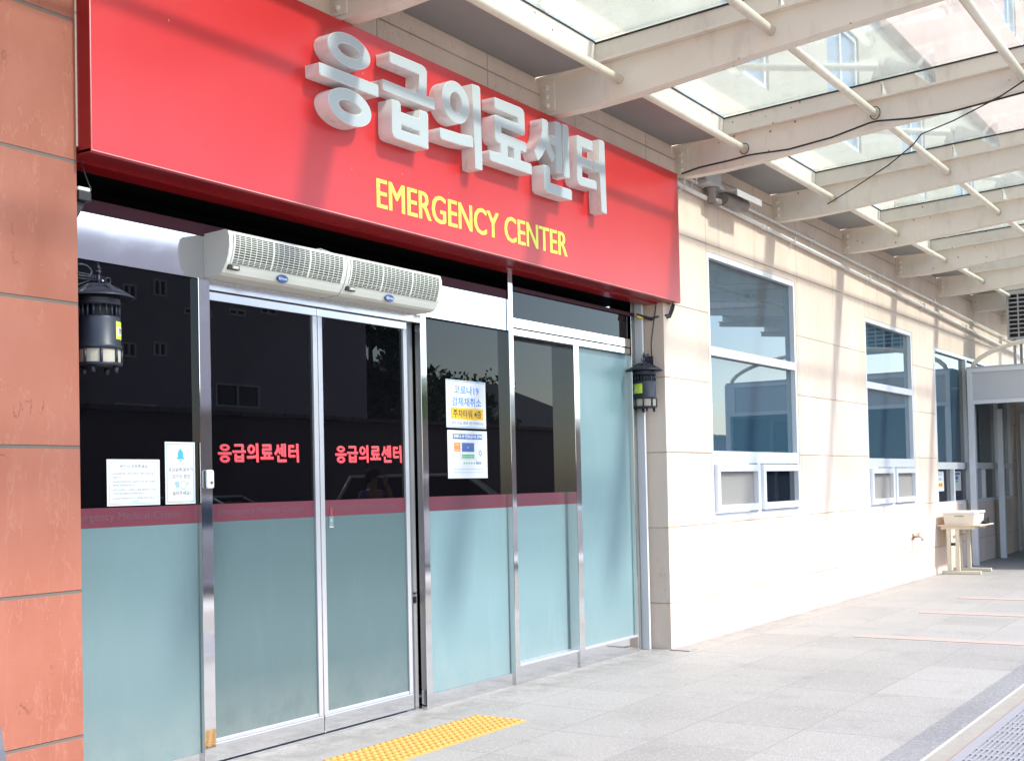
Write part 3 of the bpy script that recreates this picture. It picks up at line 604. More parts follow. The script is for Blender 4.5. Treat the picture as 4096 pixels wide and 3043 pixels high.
for xb in BX:
    m = MB(); YO = yo_of(xb); yg = [y for y in ygrid if y >= YO]
    m.prism([(y, zbot(y)) for y in yg]+[(y, ztop(y)) for y in yg[::-1]], 'x', xb, xb+0.10)
    bo = m.build('canopy_beam', 'steelpaint', can)
    m = MB(); m.prism([(y, ztop(y)+0.0005) for y in (-0.21, YO)]+[(y, ztop(y)+0.016) for y in (YO, -0.21)], 'x', xb-0.055, xb+0.155); m.build('beam_flange', 'steelpaint', bo)
    m = MB()
    def seg(a_t, b_t, a_b, b_b): m.prism([(a_b, ztop(a_b)+0.0165), (b_b, ztop(b_b)+0.0165), (b_t, zgl(b_t)-0.012), (a_t, zgl(a_t)-0.012)], 'x', xb+0.02, xb+0.08)
    seg(-0.645, -1.980, -0.645, -1.980); seg(-1.990, -2.24, -2.035, -2.375); seg(-2.395, YO+0.06, -2.405, YO+0.06)
    m.build('glazing_upstand', 'steelpaint', bo)
    m = MB(); m.prism([(y, zgl(y)-0.0118) for y in (-0.645, YO+0.06)]+[(y, zgl(y)-0.0005) for y in (YO+0.06, -0.645)], 'x', xb+0.012, xb+0.024); m.build('glazing_gasket', 'gasket', bo)
    m = MB(); m.box(xb-0.009, xb-0.0003, -0.335, -0.235, 4.02, 4.225, 0.002)
    for z in (4.06, 4.125, 4.19): m.sphere((xb-0.012, -0.272, z), 0.021, (0.7, 1, 1), 12)
    m.build('connection_plate', 'steelpaint', bo)
    m = MB(); m.prism([(-1.90, zgl(-1.9)+0.012), (-1.94, 4.63), (-2.05, 4.655), (-2.30, zgl(-2.3)+0.012)], 'x', xb+0.04, xb+0.06)
    m.tube([(xb+0.02, -2.03, 4.60), (xb+0.08, -2.03, 4.60)], 0.022, 10); m.build('rod_bracket', 'pipe_paint', bo)
    m = MB(); m.tube([(xb+0.05, -1.96, 4.607), (xb+0.05, -0.212, 4.968)], 0.031, 12); m.build('tie_rod', 'pipe_paint', bo)
for a, b in zip(BX, BX[1:]):
    for y, z in ((-0.85, 4.137), (-1.94, 4.228), (-3.034, 4.292)):
        m = MB(); m.tube([(a+0.0995, y, z), (b+0.0005, y, z)], 0.030, 14); m.build('purlin_pipe', 'pipe_paint', can)
    m = MB(); m.box(a+0.157, b-0.057, -0.640, WY-0.001, 4.262, 4.284); m.box(a+0.10, a+0.157, -0.640, WY-0.001, ztop(-0.42)+0.03, 4.284); m.build('soffit_panel', 'soffit', can)
    m = MB(); m.box(a+0.0805, b+0.0195, -0.655, -0.641, 4.262, zgl(-0.645)-0.002); m.build('riser_plate', 'steelpaint', can)
    m = MB(); m.box(a+0.09, b+0.01, -0.664, -0.641, zgl(-0.645)-0.0018, zgl(-0.645)+0.010); m.build('edge_gasket', 'gasket', can)
    for (ya, yb) in ((-0.667, -3.02), (-3.03, yo_of(a)+0.05)):
        m = MB(); m.prism([(ya, zgl(ya)), (yb, zgl(yb)), (yb, zgl(yb)+0.008), (ya, zgl(ya)+0.008)], 'x', a+0.052, b+0.048); m.build('glass_pane', 'cglass', can)

# ------------------------------------------------------------------ air curtains
def air_curtain():
    L = 0.893
    t = thing('air_curtain', 'cream air curtain over the sliding doors, the one with the exposed grey end cap', 'air curtain', (4.362, -0.012, 2.487), 'air curtains over the sliding doors')
    o = Vector(t.location)
    prof = [(0.0, 0.0), (0.0, 0.222), (-0.155, 0.228), (-0.176, 0.220), (-0.186, 0.190), (-0.187, 0.150), (-0.178, 0.105), (-0.163, 0.066), (-0.146, 0.040), (-0.128, 0.016), (-0.105, 0.004), (-0.05, 0.0)]
    P = [(o.y+a, o.z+b) for a, b in prof]
    m = MB(); m.prism(P, 'x', o.x+0.008, o.x+L-0.008); m.build('housing', 'cream', t)
    c = (o.y-0.09, o.z+0.11); Q = [(c[0]+(a-c[0])*1.012, c[1]+(b-c[1])*1.012) for a, b in P]
    Q = [(min(a, -0.0125), b) for a, b in Q]
    m = MB(); m.prism(Q, 'x', o.x, o.x+0.0075); m.build('end_cap', 'cream_side', t)
    m = MB(); m.prism(Q, 'x', o.x+L-0.0075, o.x+L); m.build('end_cap', 'cream', t)
    # grille : dark backing skin and cream bars over the curved front
    g = [(-0.1875, 0.205), (-0.1890, 0.180), (-0.1885, 0.150), (-0.182, 0.117), (-0.171, 0.082), (-0.160, 0.060)]
    def skin(u0, u1, off, x0, x1, mb):
        n = 8; pts = []
        for i in range(n+1):
            u = u0+(u1-u0)*i/n; k = min(int(u*5), 4); f = u*5-k
            a = g[k][0]+(g[k+1][0]-g[k][0])*f; b = g[k][1]+(g[k+1][1]-g[k][1])*f; pts.append((o.y+a-off, o.z+b))
        mb.prism([(a, b) for a, b in pts]+[(a+0.0014, b) for a, b in pts[::-1]], 'x', x0, x1)
    m = MB(); skin(0, 1, 0.0012, o.x+0.03, o.x+L-0.03, m); m.build('grille_backing', 'grill_dark', t)
    m = MB(); S0, S1 = o.x+0.028, o.x+L-0.028; W = (S1-S0)/3
    for s in range(3):
        a = S0+s*W
        for k in range(7):
            wv = 0.012 if k in (0,) else 0.0036
            if k == 0 and s == 0: wv = 0.010
            skin(0, 1, 0.0042, a+k*W/7, a+k*W/7+wv, m)
    skin(0, 1, 0.0052, S1-0.008, S1, m)
    for k in range(15): 
        u = k/14.0; skin(max(0, u-0.011), min(1, u+0.011), 0.0034, S0, S1, m)
    m.build('grille', 'cream', t)
    m = MB(); zc = o.z+0.046; yc = o.y-0.1545
    m.box(o.x+0.020, o.x+0.098, yc-0.004, yc+0.01, zc-0.016, zc+0.010, 0.003); so_ = m.build('switch_plate', 'grill_dark', t)
    m = MB(); m.tube([(o.x+0.045, yc-0.006, zc-0.004), (o.x+0.083, yc-0.006, zc-0.004)], 0.008, 10); m.build('switch', 'cream', so_)
    lx, lz = o.x+0.415, o.z+0.031; ly = o.y-0.150
    bo = poly_plate('badge', [ell(lx-0.040, lx+0.040, lz-0.022, lz+0.022, 32)], ly-0.004, ly+0.006, 'ink_navy', t)
    text('badge_lettering', 'Shinsung', lx-0.016, lx+0.031, lz-0.009, lz+0.007, ly-0.0048, 'ink_white', bo, 0.01)
    poly_plate('badge_mark', [ell(lx-0.030, lx-0.017, lz-0.008, lz+0.008, 16), ell(lx-0.026, lx-0.018, lz-0.004, lz+0.005, 16)], ly-0.0048, ly-0.0042, 'ink_white', bo)
    return t
ac = air_curtain()
ac2 = copy_tree(ac); ac2.location.x += 0.90
ac2['label'] = 'cream air curtain over the sliding doors, the one nearer the large poster glass'
# cables lying on top of the air curtains
m = MB(); m.tube([(4.78, -0.06, 2.716), (4.86, -0.09, 2.735), (4.90, -0.07, 2.72), (5.0, -0.06, 2.718), (5.06, -0.07, 2.722), (5.20, -0.08, 2.737), (5.27, -0.06, 2.735), (5.33, -0.05, 2.718), (5.38, -0.04, 2.715)], 0.005, 6)
m.tube([(5.05, -0.08, 2.717), (5.16, -0.09, 2.744), (5.26, -0.07, 2.742), (5.36, -0.06, 2.715)], 0.004, 6)
tag(m.build('power_cable', 'white_plastic'), 'loose white cable lying on top of the two air curtains', 'cable')
m = MB(); m.box(5.36, 5.46, -0.075, -0.02, 2.709, 2.728, 0.004); tag(m.build('junction_block', 'boxgrey'), 'small grey cable connector on top of the air curtains', 'connector')

# ------------------------------------------------------------------ insect traps (lanterns)
def trap():
    t = thing('insect_trap', 'black hanging insect trap lantern beside the red stone pier', 'insect trap', (3.603, -0.152, 2.345), 'insect trap lanterns either side of the entrance')
    c = tuple(t.location); x, y, z = c
    m = MB(); m.lathe([(0.0, 0.0), (0.055, -0.003), (0.075, -0.018), (0.085, -0.026), (0.10, -0.030), (0.125, -0.042), (0.153, -0.060), (0.155, -0.066), (0.15, -0.066), (0.09, -0.048), (0.0, -0.045)], c, 40)
    for k in range(6):
        a = k*math.pi/3+0.3; m.tube([(x+0.06*math.cos(a), y+0.06*math.sin(a), z-0.006), (x+0.098*math.cos(a), y+0.098*math.sin(a), z-0.029), (x+0.150*math.cos(a), y+0.150*math.sin(a), z-0.059)], [0.004, 0.004, 0.003], 6)
    m.build('cap', 'navy_plastic', t)
    m = MB(); m.lathe([(0.0, -0.05), (0.093, -0.05), (0.093, -0.098), (0.0, -0.098)], c, 36); m.lathe([(0.095, -0.086), (0.0955, -0.10), (0.092, -0.10)], c, 36)
    for k in range(20):
        a = 2*math.pi*k/20; cx, cy = x+0.088*math.cos(a), y+0.088*math.sin(a)
        m.tube([(cx, cy, z-0.097), (cx, cy, z-0.152)], 0.006, 6)
    m.lathe([(0.0, -0.151), (0.091, -0.151), (0.093, -0.16), (0.093, -0.275), (0.098, -0.282), (0.098, -0.300), (0.0, -0.300)], c, 36)
    m.lathe([(0.0, -0.36), (0.099, -0.36), (0.099, -0.372), (0.0, -0.378)], c, 36)
    for k in range(8):
        a = 2*math.pi*k/8+0.2; cx, cy = x+0.095*math.cos(a), y+0.095*math.sin(a); m.tube([(cx, cy, z-0.299), (cx, cy, z-0.362)], 0.007, 6)
    m.build('body', 'navy_plastic', t)
    m = MB(); m.lathe([(0.05, -0.098), (0.05, -0.151)], c, 20); m.build('inner_tube', 'black', t)
    m = MB(); m.lathe([(0.091, -0.3005), (0.091, -0.3595)], c, 36); m.build('catch_mesh', 'mesh', t)
    for k in range(4):
        a = 2*math.pi*k/4+0.5; m = MB(); m.lathe([(0.0, 0.0), (0.012, 0.0), (0.010, -0.030), (0, -0.030)], (x+0.075*math.cos(a), y+0.075*math.sin(a), z-0.375), 10); m.build('foot', 'navy_plastic', t)
    la = -0.62; m = MB(); n = 10
    for (r, z0, z1, mm, nm, a0, a1) in ((0.0942, -0.255, -0.175, 'lime', 'sticker', la-0.75, la+0.75), (0.0948, -0.236, -0.200, 'lime_pale', 'sticker_patch', la-0.70, la+0.10)):
        m = MB(); m.lathe([(r, z0), (r, z1), (r-0.0006, z1), (r-0.0006, z0), (r, z0)], c, 18, a0, a1); so2 = m.build(nm, mm, t)
    # Korean characters wrapped on the sticker
    cu = bpy.data.curves.new('sticker_lettering', 'FONT'); cu.body = '헬딩'; cu.size = 1.0; cu.extrude = 0.01; cu.offset = 0.012
    def xf(vs):
        ax = min(v.x for v in vs); bx = max(v.x for v in vs); ay = min(v.y for v in vs); by = max(v.y for v in vs); o_ = []
        for v in vs:
            a = la-0.55+(v.x-ax)/(bx-ax)*0.46; r = 0.0954 if v.z > 0 else 0.0950
            o_.append((x+r*math.cos(a), y+r*math.sin(a), z-0.232+(v.y-ay)/(by-ay)*0.028))
        return o_
    curve_mesh(cu, 'sticker_lettering', xf, 'ink_black', t)
    # lattice arm to the pier
    m = MB(); m.tube([(x, y, z-0.002), (x, y, z+0.045)], 0.008, 8); m.sphere((x, y, z+0.055), 0.012); m.lathe([(0.0, 0.03), (0.005, 0.012), (0.012, 0.0), (0.0, -0.004)], (x, y, z+0.068), 10)
    x0 = x-0.150
    for zz in (0.012, 0.026, 0.040): m.tube([(x0, y, z+zz), (x+0.035, y, z+zz*0.6+0.010)], 0.0022, 6)
    for k in range(14):
        xx = x0+0.012*k; m.tube([(xx, y, z+0.011), (xx, y, z+0.040)], 0.0015, 5)
    m.tube([(x0, y, z-0.03), (x-0.10, y, z-0.012), (x-0.05, y, z+0.010)], 0.003, 6)
    pts = [(x+0.052+0.014*math.cos(a*math.pi/6), y, z+0.022+0.014*math.sin(a*math.pi/6)) for a in range(13)]; m.tube(pts, 0.0025, 6)
    pts = [(x-0.085+0.05*math.cos(a*math.pi/6), y+0.004, z+0.05+0.028*math.sin(a*math.pi/6)) for a in range(-2, 5)]; m.tube(pts, 0.006, 6)
    m.box(x0-0.006, x0+0.004, y-0.03, y+0.03, z-0.06, z+0.07, 0.002)
    m.build('wall_bracket', 'navy_plastic', t)
    m = MB(); m.sphere((x+0.012, y-0.012, z+0.014), 0.006); m.build('wing_nut', 'rim', t)
    return t
tr1 = trap()
tr2 = copy_tree(tr1); tr2.location = (9.092, -0.100, 2.378); tr2.rotation_euler = (0, 0, R(188))
tr2['label'] = 'black hanging insect trap lantern with lime sticker beside the beige stone corner'
m = MB(); m.tube([(9.235, -0.10, 2.44), (9.232, -0.10, 2.55), (9.238, -0.12, 2.70), (9.235, -0.14, 2.80), (9.238, -0.15, 2.875)], 0.004, 6)
tag(m.build('lantern_cable', 'black'), 'thin black cable running up from the lantern by the beige corner', 'cable')
m = MB(); m.tube([(9.14, -0.05, 2.775), (9.25, -0.10, 2.755), (9.33, -0.235, 2.775), (9.375, -0.24, 2.84), (9.375, -0.25, 2.886)], 0.011, 8); m.tube([(9.10, -0.04, 2.79), (9.22, -0.11, 2.765), (9.30, -0.24, 2.79), (9.35, -0.25, 2.886)], 0.008, 8)
tag(m.build('sign_cable', 'black'), 'thick black cable looping under the corner of the red sign', 'cable')
m = MB(); m.tube([(9.16, -0.06, 2.762), (9.10, -0.035, 2.775)], 0.0115, 8); tag(m.build('cable_tape', 'yellow_wire'), 'short yellow cable sleeve under the red sign corner', 'cable sleeve')

# small camera under the sign, by the pier
t = thing('security_camera', 'small black camera with white top under the sign beside the red pier', 'camera', (3.47, -0.19, 2.72))
m = MB(); m.box(3.449, 3.515, -0.225, -0.155, 2.690, 2.735, 0.006); m.build('camera_body', 'black', t)
m = MB(); m.box(3.449, 3.510, -0.222, -0.158, 2.7355, 2.752, 0.004); m.build('camera_cover', 'white_plastic', t)
m = MB(); m.tube([(3.515, -0.19, 2.71), (3.545, -0.18, 2.76), (3.525, -0.17, 2.82), (3.50, -0.17, 2.877)], 0.004, 6); m.build('camera_cable', 'black', t)
m = MB(); m.prism([(3.4485, 2.60), (3.4485, 2.689), (3.50, 2.689)], 'y', -0.20, -0.18); m.build('camera_bracket', 'black', t)

# ------------------------------------------------------------------ notices and posters
def sheet(name, label, x0, x1, z0, z1, y, th=0.0012):
    m = MB(); m.box(x0, x1, y-th, y, z0, z1); o = m.build(name, 'paper'); tag(o, label, 'notice'); return o
def border(o, x0, x1, z0, z1, y, w_, m):
    b = MB(); b.box(x0, x1, y-0.0003, y, z0, z0+w_); b.box(x0, x1, y-0.0003, y, z1-w_, z1); b.box(x0, x0+w_, y-0.0003, y, z0+w_, z1-w_); b.box(x1-w_, x1, y-0.0003, y, z0+w_, z1-w_); b.build('border', m, o)
o = sheet('paper_notice', 'white landscape notice with faded lines of Korean text beside the red pier', 3.750, 4.064, 1.337, 1.557, -0.0045)
yy = -0.0058
border(o, 3.762, 4.053, 1.346, 1.547, yy, 0.002, 'ink_pale')
text('notice_heading', '반드시 지켜주세요!', 3.827, 3.994, 1.515, 1.532, yy-0.0002, 'ink_grey', o, 0.008)
rows = [('• 응급실에 환자 1명당 보호자 1명만 들어오실 수', 3.775, 4.040), ('있습니다.', 3.786, 3.832), ('• 응급실로 들어오시는 보호자 1인은 반드시 방문', 3.776, 4.036), ('명부를 작성하셔야 합니다.', 3.786, 3.915), ('• 여러 보호자는 그 내원시 1명을 제외하고는 외부', 3.777, 4.040), ('보호자 대기실에서 대기하셔야 합니다.', 3.786, 3.970), ('※ 응급실 안에서의 마스크 착용을 부탁드립니다', 3.780, 4.036)]
for (s_, a, b), zc in zip(rows, (1.489, 1.472, 1.451, 1.434, 1.412, 1.395, 1.372)):
    text('notice_line', s_, a, b, zc-0.0055, zc+0.0055, yy-0.0002, 'ink_faint', o)
m = MB(); m.box(3.893, 3.935, yy-0.0003, yy, 1.354, 1.357); m.build('notice_mark', 'ink_pale', o)
o = sheet('paper_notice', 'white portrait notice with a blue bell picture next to the doorbell', 4.098, 4.290, 1.337, 1.645, -0.0045)
border(o, 4.108, 4.282, 1.346, 1.635, yy, 0.003, 'ink_cyan')
bx, bz = 4.196, 1.585
bell = [(-0.006, 0.026), (0.006, 0.026), (0.007, 0.020), (0.016, 0.010), (0.0175, -0.012), (0.0215, -0.020), (0.0255, -0.026), (-0.0255, -0.026), (-0.0215, -0.020), (-0.0175, -0.012), (-0.016, 0.010), (-0.007, 0.020)]
poly_plate('bell_picture', [[(bx+a, bz+b) for a, b in bell], ell(bx-0.008, bx+0.008, bz-0.037, bz-0.030, 16)], yy-0.0004, yy, 'ink_cyan', o)
for sg in (-1, 1):
    for r_ in (0.026, 0.033):
        m = MB(); m.tube([(bx+sg*r_*math.cos(a), yy-0.0002, bz+0.008+r_*math.sin(a)) for a in (0.0, 0.25, 0.5, 0.75, 1.0)], 0.0006, 5); m.build('bell_wave', 'ink_pale', o)
for s_, a, b, zc, h, mm in (('응급실에 용무가', 4.118, 4.275, 1.508, 0.010, 'ink_grey'), ('있으신 분은', 4.143, 4.257, 1.474, 0.010, 'ink_grey'), ('벨', 4.158, 4.187, 1.434, 0.016, 'ink_cyan'), ('눌러주세요!', 4.143, 4.256, 1.391, 0.011, 'ink_grey')):
    text('notice_line', s_, a, b, zc-h, zc+h, yy-0.0003, mm, o, 0.004)
hand = [(4.198, 1.440), (4.207, 1.449), (4.213, 1.449), (4.222, 1.443), (4.245, 1.443), (4.248, 1.439), (4.245, 1.435), (4.229, 1.434), (4.231, 1.428), (4.228, 1.425), (4.230, 1.420), (4.226, 1.417), (4.226, 1.412), (4.205, 1.411), (4.198, 1.419)]
m = MB(); m.tube([(a, yy-0.0002, b) for a, b in hand], 0.0011, 5); m.build('pointing_hand', 'ink_cyan', o)

o = sheet('poster', 'white poster with a yellow bar, upper of the two on the side glass', 6.466, 6.924, 1.780, 2.098, 0.0165, 0.0015)
yy = 0.0148
text('poster_heading', '코로나19', 6.556, 6.842, 2.005, 2.063, yy, 'ink_blue', o, 0.012)
text('poster_heading', '검체채취소', 6.532, 6.870, 1.925, 1.985, yy, 'ink_blue', o, 0.012)
m = MB(); m.box(6.516, 6.892, yy-0.0004, yy, 1.838, 1.913); m.build('yellow_bar', 'ink_yellow', o)
text('poster_bar_lettering', '주차타워 4층', 6.542, 6.868, 1.849, 1.902, yy-0.0008, 'ink_black', o, 0.014)
text('poster_line', '접수·수납 (원외 2번 컨테이너)', 6.524, 6.888, 1.799, 1.824, yy, 'ink_black', o, 0.004)
m = MB(); m.box(6.470, 6.920, yy-0.0003, yy, 2.088, 2.093); m.box(6.470, 6.920, yy-0.0003, yy, 1.785, 1.789); m.build('border', 'ink_pale', o)
o = sheet('poster', 'white poster with a coloured site map, lower of the two on the side glass', 6.473, 6.930, 1.445, 1.764, 0.0165, 0.0015)
m = MB(); m.box(6.532, 6.872, yy-0.0004, yy, 1.706, 1.740); m.build('title_bar', 'ink_navy', o)
text('poster_heading', '코로나-19 진료(검사) 안내', 6.540, 6.864, 1.710, 1.736, yy-0.0008, 'ink_white', o, 0.02)
for (a, b, c, d, mm) in ((6.545, 6.617, 1.623, 1.683, 'ink_orange'), (6.634, 6.776, 1.622, 1.682, 'ink_navy'), (6.634, 6.776, 1.580, 1.604, 'ink_green'), (6.795, 6.856, 1.540, 1.554, 'ink_navy')):
    m = MB(); m.box(a, b, yy-0.0004, yy, c, d); m.build('map_block', mm, o)
text('map_lettering', '선별진료소', 6.552, 6.610, 1.630, 1.637, yy-0.0008, 'ink_white', o); text('map_lettering', '안내소', 6.558, 6.604, 1.665, 1.673, yy-0.0008, 'ink_white', o)
text('map_lettering', '본관', 6.695, 6.715, 1.648, 1.656, yy-0.0008, 'ink_white', o); text('map_lettering', '응급 의료센터', 6.642, 6.768, 1.587, 1.597, yy-0.0008, 'ink_white', o); text('map_lettering', '주차타워', 6.804, 6.846, 1.543, 1.551, yy-0.0008, 'ink_white', o)
m = MB()
for k in range(5):
    x_ = 6.645+k*0.029; m.prism([(x_, 1.546), (x_+0.016, 1.556), (x_+0.016, 1.536)], 'y', yy-0.0004, yy)
m.build('map_arrows', 'ink_green', o)
poly_plate('map_compass', [[(6.847, 1.636), (6.868, 1.614), (6.847, 1.592), (6.826, 1.614)], [(6.847, 1.628), (6.861, 1.614), (6.847, 1.600), (6.833, 1.614)]], yy-0.0004, yy, 'ink_navy', o)
m = MB(); m.tube([(6.60, yy-0.0002, 1.622), (6.61, yy-0.0002, 1.61), (6.62, yy-0.0002, 1.60), (6.62, yy-0.0002, 1.575), (6.79, yy-0.0002, 1.572), (6.81, yy-0.0002, 1.556)], 0.0008, 4); m.build('map_route', 'ink_faint', o)
text('poster_line', '기침, 가래, 인후통 등 코로나19 증상이 있으신 분은', 6.535, 6.880, 1.500, 1.511, yy, 'ink_navy', o); text('poster_line', '원외 선별진료소(2번)를 이용해 주시기 바랍니다', 6.547, 6.872, 1.478, 1.489, yy, 'ink_cyan', o)
# the two sheets on the far window
def mini(x0, x1, z0, z1, label):
    return sheet('poster', label, x0, x1, z0, z1, WY+0.0545, 0.0015), WY+0.0528
o, yy = mini(18.02, 18.53, 1.16, 1.452, 'yellow and blue poster on the low window above the desk')
text('poster_heading', '코로나19', 18.12, 18.42, 1.38, 1.425, yy, 'ink_blue', o, 0.012); text('poster_heading', '검체채취소', 18.10, 18.44, 1.31, 1.355, yy, 'ink_blue', o, 0.012)
m = MB(); m.box(18.09, 18.45, yy-0.0004, yy, 1.222, 1.282); m.build('yellow_bar', 'ink_yellow', o); text('poster_bar_lettering', '주차타워 4층', 18.12, 18.42, 1.232, 1.272, yy-0.0008, 'ink_black', o, 0.014)
o, yy = mini(19.04, 19.57, 1.152, 1.446, 'small site map poster on the low window beside the grey booth')
m = MB(); m.box(19.11, 19.5, yy-0.0004, yy, 1.392, 1.425); m.build('title_bar', 'ink_navy', o)
for (a, b, c, d, mm) in ((19.13, 19.21, 1.32, 1.375, 'ink_orange'), (19.23, 19.39, 1.32, 1.375, 'ink_navy'), (19.23, 19.39, 1.285, 1.305, 'ink_green')):
    m = MB(); m.box(a, b, yy-0.0004, yy, c, d); m.build('map_block', mm, o)

# doorbell
t = thing('doorbell', 'small white wireless doorbell on the steel post beside the sliding doors', 'doorbell', (4.348, -0.03, 1.41))
m = MB(); m.box(4.330, 4.378, -0.052, -0.0305, 1.410, 1.506, 0.010); m.build('bell_housing', 'white_plastic', t)
m = MB(); m.tube([(4.356, -0.0515, 1.440), (4.356, -0.0545, 1.440)], 0.0085, 16); m.build('bell_button', 'ink_faint', t)
m = MB(); m.box(4.345, 4.364, -0.0528, -0.0521, 1.486, 1.488); m.box(4.345, 4.364, -0.0528, -0.0521, 1.480, 1.481); m.build('speaker_slots', 'ink_grey', t)

# ------------------------------------------------------------------ conduits, boxes, cctv on the wall
def conduit(label, pts, r, clamps, name='conduit_pipe'):
    t = thing(name, label, 'conduit', pts[0], 'metal conduits along the beige wall')
    m = MB(); m.tube(pts, r, 12)
    a, b = Vector(pts[0]), Vector(pts[-1])
    m.build('pipe_run', 'conduit', t)
    for cx in clamps:
        f = (cx-a.x)/(b.x-a.x); z = a.z+(b.z-a.z)*f; y = a.y
        c = MB(); c.box(cx-0.015, cx+0.015, y-r-0.004, WY-0.001, z-r-0.004, z-r+0.002); c.box(cx-0.015, cx+0.015, y-r-0.012, WY-0.001, z+r, z+r+0.018); c.tube([(cx, y-r-0.004, z-r-0.014), (cx, y-r-0.004, z+r+0.03)], 0.006, 6); c.box(cx-0.02, cx+0.02, WY-0.016, WY-0.001, z-r-0.03, z+r+0.04)
        c.build('pipe_clamp', 'conduit', t)
    for cx in (11.4, 13.95, 16.6):
        if r > 0.018:
            f = (cx-a.x)/(b.x-a.x); z = a.z+(b.z-a.z)*f; c = MB(); c.tube([(cx, a.y, z), (cx+0.12, a.y, z-0.0035)], r+0.005, 12); c.build('coupling', 'conduit', t)
conduit('thick grey steel conduit along the beige wall, lower of the two', [(9.43, -0.245, 3.937), (24.0, -0.245, 3.565)], 0.021, (9.6, 12.28, 14.855, 17.33, 19.77))
conduit('thin grey steel conduit along the beige wall, upper of the two', [(9.75, -0.245, 4.022), (24.0, -0.245, 3.752)], 0.0135, (9.86, 12.9, 15.4, 17.9))
t = thing('cctv_camera', 'grey bullet camera hanging from a wall box near the red sign', 'cctv camera', (10.08, -0.25, 4.0))
m = MB(); m.box(9.93, 10.27, -0.33, WY-0.001, 4.045, 4.165, 0.006); m.build('junction_box', 'boxgrey', t)
m = MB(); m.box(9.915, 10.29, -0.345, WY-0.001, 4.005, 4.0445, 0.005); m.build('box_lid', 'boxgrey', t)
m = MB()
for x_ in (10.0, 10.06, 10.17, 10.23): m.tube([(x_, -0.27, 4.165), (x_, -0.27, 4.205)], 0.011, 8)
m.build('cable_gland', 'conduit', t)
m = MB(); m.lathe([(0.0, 0.0), (0.075, 0.0), (0.05, -0.018), (0.04, -0.03), (0.04, -0.13), (0.0, -0.13)], (10.12, -0.29, 4.0045), 18); m.tube([(10.12, -0.29, 3.89), (10.24, -0.31, 3.895)], 0.035, 12); m.build('camera_neck', 'camgrey', t)
m = MB(); m.tube([(10.30, -0.325, 3.935), (10.66, -0.38, 3.925)], 0.058, 16); m.build('camera_body', 'camgrey', t)
m = MB(); m.box(10.28, 10.86, -0.47, -0.27, 3.997, 4.005, 0.002); m.box(10.28, 10.86, -0.472, -0.464, 3.945, 4.000); m.build('sun_shield', 'boxgrey', t)
m = MB(); m.tube([(10.655, -0.3795, 3.925), (10.668, -0.3815, 3.9247)], 0.045, 16); m.build('lens', 'black', t)
m = MB(); m.tube([(9.72, -0.26, 4.03), (9.85, -0.27, 4.095), (9.98, -0.28, 4.19), (10.06, -0.28, 4.235), (10.11, -0.275, 4.225), (10.12, -0.27, 4.166)], 0.008, 6)
tag(m.build('yellow_cable', 'yellow_wire'), 'yellow cable looping into the wall box beside the red sign', 'cable')

# black cables slung under the canopy
m = MB(); m.tube([(9.49, -0.30, 4.006), (9.49, -0.466, 4.034), (9.49, -0.759, 4.050), (9.49, -0.896, 4.064), (9.49, -0.95, 4.064), (9.49, -1.251, 4.055), (9.49, -1.608, 4.09), (9.49, -1.903, 4.150), (9.49, -1.97, 4.155), (9.49, -2.233, 4.128), (9.49, -2.506, 4.122), (9.49, -2.772, 4.146), (9.49, -3.05, 4.172), (9.49, -3.5, 4.21)], 0.0075, 6)
m.tube([(9.49, -0.87+0.04*math.cos(a), 4.125+0.045*math.sin(a)) for a in [k*math.pi/6 for k in range(13)]], 0.004, 5); m.tube([(9.49, -1.955+0.04*math.cos(a), 4.22+0.05*math.sin(a)) for a in [k*math.pi/6 for k in range(13)]], 0.004, 5)
tag(m.build('slung_cable', 'black'), 'black cable sagging along the canopy beam above the wall camera', 'cable')
m = MB(); m.tube([(11.76, -0.80, 4.085), (11.3, -1.22, 4.10), (10.85, -1.66, 4.14), (10.52, -1.965, 4.195), (10.2, -2.119, 4.188), (9.9, -2.45, 4.17), (9.56, -2.86, 4.19), (9.3, -3.12, 4.22)], 0.006, 6)
tag(m.build('slung_cable', 'black'), 'black cable stretched diagonally between two canopy beams', 'cable')

# wall tap, floor strip
t = thing('wall_tap', 'small metal water tap low on the beige wall left of the desk', 'tap', (16.6, -0.23, 0.57))
m = MB(); m.tube([(16.6, WY-0.001, 0.585), (16.6, -0.30, 0.585), (16.6, -0.33, 0.57), (16.6, -0.335, 0.53)], 0.018, 10); m.build('spout', 'tap', t)
m = MB(); m.box(16.52, 16.68, -0.30, -0.27, 0.62, 0.635, 0.004); m.tube([(16.6, -0.285, 0.585), (16.6, -0.285, 0.63)], 0.01, 8); m.build('tap_handle', 'tap', t)
m = MB(); m.box(16.56, 16.64, WY-0.012, WY-0.001, 0.545, 0.625, 0.003); m.build('back_plate', 'tap', t)
m = MB(); m.box(9.19, 9.34, -0.40, -0.225, 0.0, 0.008, 0.002); tag(m.build('rubber_strip', 'soffit'), 'flat dark strip lying on the paving at the beige corner', 'floor strip')

